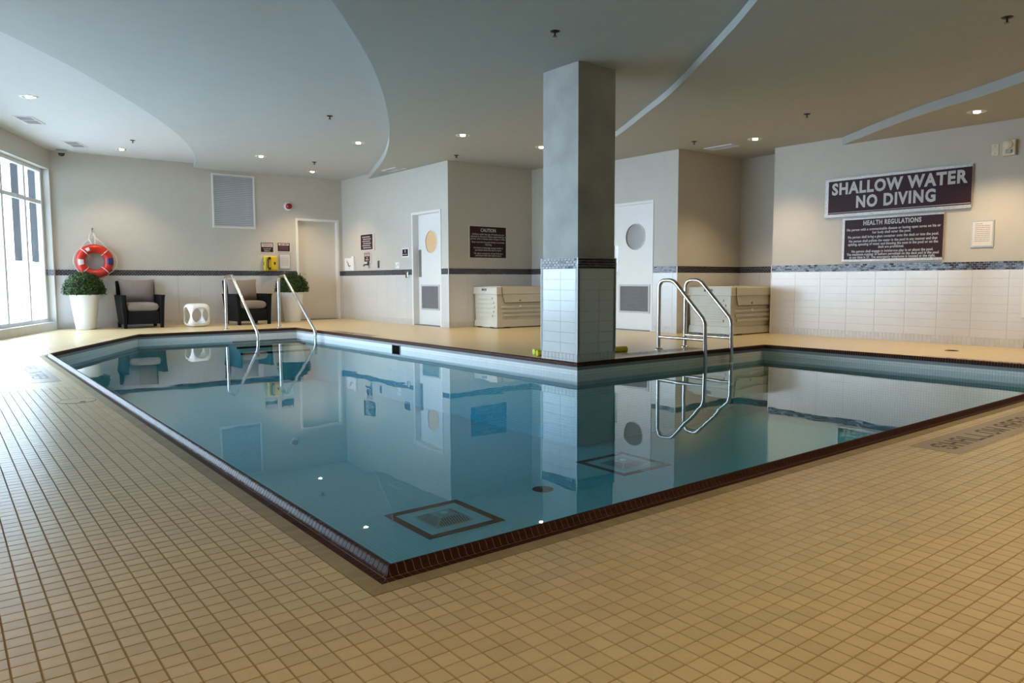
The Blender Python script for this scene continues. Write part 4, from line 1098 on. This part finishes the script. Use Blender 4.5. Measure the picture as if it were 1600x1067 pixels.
# caution sign
t, z = panel('caution_sign', 'maroon caution sign in the niche above the left storage box', 'sign', wall_frame((7.145, Y2), (0, -1), 1.548), 0.865, 0.615, M_SIGNW, M_MAROON, 0.016, 0.022, 0.016, 0.03)
text('CAUTION', 'heading', 0.085, M_SIGNTXT, t, 0, 0.222, z, 0.35, 0.0025)
CA = [("Children under the age of twelve are not", 0.150, 0.74), ("allowed in the pool unless supervised by a", 0.108, 0.79), ("person who is sixteen years of age or older.", 0.066, 0.79), ("Enter and exit the pool slowly, to prevent", 0.006, 0.75), ("slipping.", -0.036, 0.16),
      ("No food or beverage except water is", -0.098, 0.67), ("permitted within the deck or pool.", -0.140, 0.60), ("No glass containers of any kind are", -0.200, 0.65), ("permitted within the deck or pool.", -0.240, 0.60)]
for s, y, wd in CA: text(s, 'lettering', 0.042, M_SIGNTXT, t, 0, y, z, wd, 0.0005)
MB().box(-0.41, 0.405, -0.284, -0.280, z, z + .0006).build('rule', M_SIGNTXT, t)

# ================================================================== SIGN WALL
def on_sign(y, z): return wall_frame((X5, y), (-1, 0), z)
t, z = panel('pool_sign', 'long maroon SHALLOW WATER NO DIVING sign with silver edge', 'sign', on_sign(2.985, 2.025), 1.96, 0.555, M_SILVER, M_MAROON, 0.055, 0.004, 0.035, 0.045, 0.03)
text('SHALLOW WATER', 'lettering', 0.224, M_SIGNTXT, t, 0.02, 0.118, z, 1.80, 0.009, track=1.13)
text('NO DIVING', 'lettering', 0.224, M_SIGNTXT, t, 0.02, -0.086, z, 1.06, 0.009, track=1.15)
MB().box(-0.92, 0.97, -0.217, -0.211, z, z + .0006).build('rule', M_SIGNW, t)
t, z = panel('pool_sign', 'maroon HEALTH REGULATIONS sign below the long no diving sign', 'sign', on_sign(3.00, 1.41), 1.365, 0.62, M_SILVER, M_MAROON, 0.035, 0.004, 0.025, 0.035, 0.03)
text('HEALTH REGULATIONS', 'heading', 0.088, M_SIGNTXT, t, 0.01, 0.228, z, 0.78, 0.0034, track=1.12)
HR = [("No person with a communicable disease or having open sores on his or", 0.142, 1.26), ("her body shall enter the pool.", 0.094, 0.52), ("No person shall bring a glass container onto the deck or into the pool.", 0.037, 1.22), ("No person shall pollute the water in the pool in any manner and that", -0.020, 1.19),
      ("spitting, spouting of water and blowing the nose in the pool or on the", -0.066, 1.21), ("deck are prohibited.", -0.110, 0.35), ("No person shall engage in boisterous play in or about the pool.", -0.166, 1.10), ("The maximum number of bathers permitted on the deck and in the pool", -0.209, 1.24), ("at any time is 27. The emergency telephone is located at the right.", -0.250, 1.16)]
for s, y, wd in HR: text(s, 'lettering', 0.049, M_SIGNTXT, t, 0.015, y, z, wd, 0.0013, track=1.06)
MB().box(-0.64, 0.67, -0.281, -0.277, z, z + .0006).build('rule', M_SIGNW, t)
t, z = panel('framed_notice', 'framed white paper notice right of the health regulations sign', 'notice', on_sign(1.87, 1.415), 0.26, 0.335, M_GREYF, M_PAPER, 0.018, 0.018, 0.018, 0.018)
bars('print', [(-0.085, 0.0 if k == 0 else 0.085, 0.125 - 0.024 * k) for k in range(10)], mat('print_mid', (0.36, 0.33, 0.33), 0.8), t, z, 0.009)
t = thing('strobe_alarm', 'cream wall strobe alarm high at the right edge', 'alarm', mw=on_sign(1.615, 2.44))
MB().box(-0.07, 0.07, -0.095, 0.095, 0, 0.05).build('housing', mat('cream_plastic', (0.68, 0.62, 0.48), 0.4), t, bevel=0.008)
MB().lathe([(0.05, 0.05), (0.05, 0.06), (0.04, 0.064)], 28, (-0.005, 0.035, 0)).build('sounder', mat('cream_plastic', (0.68, 0.62, 0.48), 0.4), t, smooth=True)
MB().box(-0.03, 0.035, -0.07, -0.025, 0.05, 0.07).build('flash_lens', mat('flash_lens', (0.7, 0.7, 0.68), 0.1, metal=0.6), t, bevel=0.006)
t = thing('blank_plate', 'blank cream cover plate beside the strobe alarm', 'wall plate', mw=on_sign(1.775, 2.44))
MB().box(-0.04, 0.04, -0.07, 0.07, 0, 0.008).build('plate', mat('cream_plastic', (0.68, 0.62, 0.48), 0.4), t, bevel=0.003)
for s in (-1, 1): MB().lathe([(0.005, 0.008), (0.005, 0.0095)], 10, (0, s * 0.045, 0)).build('screw', M_STEEL, t)

# ================================================================== CEILING FITTINGS
def downlight(x, y, z, label, power=1.0, tilt=None):
    t = thing('downlight', label, 'ceiling light', loc=(x, y, z), group='recessed ceiling downlights')
    MB().lathe([(0.078, -0.0005), (0.105, -0.0005), (0.105, -0.004), (0.098, -0.007), (0.080, -0.006), (0.078, -0.002)], 36, cap=False).build('trim_ring', M_TRIMW, t, smooth=True)
    MB().lathe([(0.079, -0.005), (0.06, -0.002), (0.01, -0.001)], 36, cap=False).build('reflector', M_REFL, t, smooth=True)
    MB().lathe([(0.004, -0.020), (0.030, -0.017), (0.038, -0.008), (0.036, -0.002)], 24).build('bulb', M_BULB, t, smooth=True)
    ld = bpy.data.lights.new('lamp', 'SPOT'); ld.energy = LAMP_W * power; ld.color = (1.0, 0.755, 0.45); ld.spot_size = R(108); ld.spot_blend = 0.65; ld.shadow_soft_size = 0.05
    lo = bpy.data.objects.new('lamp', ld); COL.objects.link(lo); lo.parent = t; lo.location = (0, 0, -0.03)
    return t
LIGHTS = [(0.065, 9.357, L0, 'recessed downlight nearest the left edge of the ceiling', 0.5), (1.72, 12.75, L0, 'recessed downlight above the first armchair', 0.6), (3.73, 11.48, L1, 'recessed downlight above the louvered grille', 0.6),
          (5.207, 12.70, L1, 'recessed downlight above the beige door', 1.0), (4.537, 9.257, L1, 'recessed downlight just left of the curved ceiling step', 0.8), (5.21, 7.245, L2, 'recessed downlight between curved step and column', 0.7),
          (6.753, 7.287, L2, 'recessed downlight half hidden behind the column', 0.6), (8.528, 4.574, L3, 'recessed downlight above the right storage box', 1.0), (8.623, 1.70, L4, 'recessed downlight above the strobe alarm', 1.3),
          (7.60, 0.62, L4, 'recessed downlight at the right edge of the ceiling', 1.0),
          (-2.2, -0.6, L2, 'added unseen downlight to the left of the viewer', 0.8), (0.6, -2.7, L3, 'added unseen downlight just behind the viewer', 1.1),  # last four downlights are unseen, added to brighten the near deck
          (3.0, -1.6, L3, 'added unseen downlight over the near deck right of the viewer', 1.1), (5.5, -1.7, L3, 'added unseen downlight over the right deck near the front wall', 1.1)]
for x, y, z, lab, pw in LIGHTS: downlight(x, y, z, lab, pw)
def sprinkler(x, y, z, label):
    t = thing('sprinkler', label, 'sprinkler', loc=(x, y, z), group='ceiling sprinkler heads')
    MB().lathe([(0.042, 0.0), (0.042, -0.004), (0.024, -0.012), (0.012, -0.014)], 24).build('escutcheon', M_SPRK, t, smooth=True)
    MB().lathe([(0.008, -0.012), (0.008, -0.042)], 10).build('body', M_SPRK, t)
    MB().lathe([(0.02, -0.042), (0.02, -0.045)], 16).build('deflector', M_SPRK, t)
for x, y, z, lab in ((1.70, 11.73, L0, 'dark sprinkler head in the left ceiling near the far wall'), (3.35, 7.71, L1, 'dark sprinkler head in the middle of the curved ceiling field'), (4.75, 11.52, L1, 'dark sprinkler head above the alarm near the far wall'),
                     (6.10, 8.75, L2, 'dark sprinkler head above the niche corner'), (3.305, 3.04, L2, 'dark sprinkler head in front of the column top'), (7.98, 5.24, L3, 'dark sprinkler head above the second white door'),
                     (7.63, 3.24, L3, 'dark sprinkler head left of the long sign'), (5.744, 0.455, L3, 'dark sprinkler head at the top right corner')): sprinkler(x, y, z, lab)
def diffuser(x, y, z, lx, ly, rz, label):
    t = thing('air_diffuser', label, 'vent', loc=(x, y, z), rz=rz, group='ceiling air diffusers')
    f = 0.025
    for q in ((-lx, lx, -ly, -ly + f), (-lx, lx, ly - f, ly), (-lx, -lx + f, -ly + f, ly - f), (lx - f, lx, -ly + f, ly - f), (-0.008, 0.008, -ly + f, ly - f)):
        MB().box(*q, -0.010, 0.0).build('frame', M_TRIMW, t)
    MB().box(-lx + f, lx - f, -ly + f, ly - f, -0.002, 0.0).build('backing', M_GREY, t)
    for s in (-1, 1):
        for k in range(6):
            yy = -ly + f + (2 * ly - 2 * f) * (k + .5) / 6
            x0, x1 = (0.008, lx - f) if s > 0 else (-lx + f, -0.008)
            MB().box(x0, x1, yy - .006, yy + .004, -0.008, -0.004).build('blade', M_LOUV, t)
rzw = math.atan2(WIN_D.y, WIN_D.x)
diffuser(0.20, 10.94, L0, 0.27, 0.125, rzw, 'white two-panel air diffuser in the ceiling near the left edge')
diffuser(1.00, 12.70, L0, 0.27, 0.125, rzw, 'white two-panel air diffuser in the ceiling near the dome camera')
diffuser(6.02, 10.78, L2, 0.28, 0.12, R(90), 'white air diffuser in the ceiling left of the white door corner')
diffuser(8.68, 5.26, L3, 0.25, 0.12, R(90), 'white air diffuser in the ceiling over the right alcove')
t = thing('dome_camera', 'small grey dome camera under the ceiling in the far left corner', 'camera', loc=(0.89, 13.46, L0))
MB().lathe([(0.085, 0), (0.085, -0.035), (0.06, -0.06)], 28).build('housing', mat('camera_grey', (0.36, 0.37, 0.38), 0.4), t, smooth=True)
MB().lathe([(0.055, -0.058), (0.050, -0.085), (0.03, -0.108), (0.003, -0.116)], 24).build('dome', mat('camera_dome', (0.01, 0.01, 0.014), 0.08), t, smooth=True, angle=70)

# ================================================================== DECK MARKERS AND COVERS
FONT = {'S': ("01110", "10001", "10000", "01110", "00001", "10001", "01110"), 'H': ("10001", "10001", "10001", "11111", "10001", "10001", "10001"), 'A': ("01110", "10001", "10001", "11111", "10001", "10001", "10001"),
        'L': ("10000", "10000", "10000", "10000", "10000", "10000", "11111"), 'O': ("01110", "10001", "10001", "10001", "10001", "10001", "01110"), 'W': ("10001", "10001", "10001", "10101", "10101", "11011", "10001"),
        'R': ("11110", "10001", "10001", "11110", "10100", "10010", "10001"), 'E': ("11111", "10000", "10000", "11110", "10000", "10000", "11111"), ' ': ("00000",) * 7}
def marker(x, y, rz, label, ln=1.62):
    """patch of khaki mosaic with the words SHALLOW AREA laid in brown pieces; local x along the text"""
    t = thing('depth_marker', label, 'floor marker', loc=(x, y, 0.0), rz=rz, group='mosaic deck markers')
    MB().box(0, ln, 0, 0.235, -0.002, 0.0012).build('khaki_field', M_KHAKI_S, t)
    V = []; p = 0.0172; s = "SHALLOW AREA"; x0 = 0.085
    for ch in s:
        for r, row in enumerate(FONT[ch]):
            for c, bit in enumerate(row):
                if bit == '1': V.append(tilebox(x0 + c * p, x0 + (c + 1) * p - .0008, 0.178 - (r + 1) * p, 0.178 - r * p - .0008, 0.001, 0.0018))
        x0 += p * (6.55 if ch != ' ' else 2.4)
    quads('letter_tiles', V, rng.random(len(V)), mat_attr('marker_brown', (0.060, 0.024, 0.016), 0.4, 0.2), t)
M_KHAKI_S = mat('marker_khaki', (0.38, 0.29, 0.165), 0.32, var=0.12, nscale=60)
marker(2.88, -0.412, 0, 'khaki SHALLOW AREA mosaic marker in the right foreground deck')
marker(-0.412, 7.08, R(-90), 'pale SHALLOW AREA mosaic marker in the left deck near the window')
marker(4.42, 8.35, R(90), 'SHALLOW AREA mosaic marker on the far deck by the white door')
marker(6.50, 4.06, R(180), 'SHALLOW AREA mosaic marker beside the column and ladder', 1.62)
marker(7.66, 0.15, R(90), 'SHALLOW AREA mosaic marker on the deck below the sign wall')
M_KH = None
t = thing('skimmer_cover', 'round tiled access cover in the left deck', 'cover', loc=(-0.235, 4.17, 0.0))
MB().lathe([(0.118, 0.0), (0.118, 0.0016), (0.122, 0.0016), (0.122, 0.0)], 48, cap=False).build('rim', mat('cover_rim', (0.16, 0.13, 0.11), 0.5), t)
MB().lathe([(0.117, 0.0), (0.117, 0.0012)], 48).build('lid', mat('cover_lid', (0.66, 0.51, 0.28), 0.3), t)
MB().box(0.01, 0.045, -0.085, -0.065, 0.001, 0.0022).build('finger_slot', M_DARK, t)
t = thing('deck_drain', 'small dark deck drain below the framed notice', 'drain', loc=(8.49, 1.80, 0.0))
MB().lathe([(0.075, 0.0), (0.075, 0.003), (0.06, 0.004)], 28).build('rim', mat('drain_metal', (0.10, 0.08, 0.06), 0.4, metal=0.5), t)
MB().lathe([(0.058, 0.003), (0.058, 0.0045)], 28).build('grate', M_DARK, t)
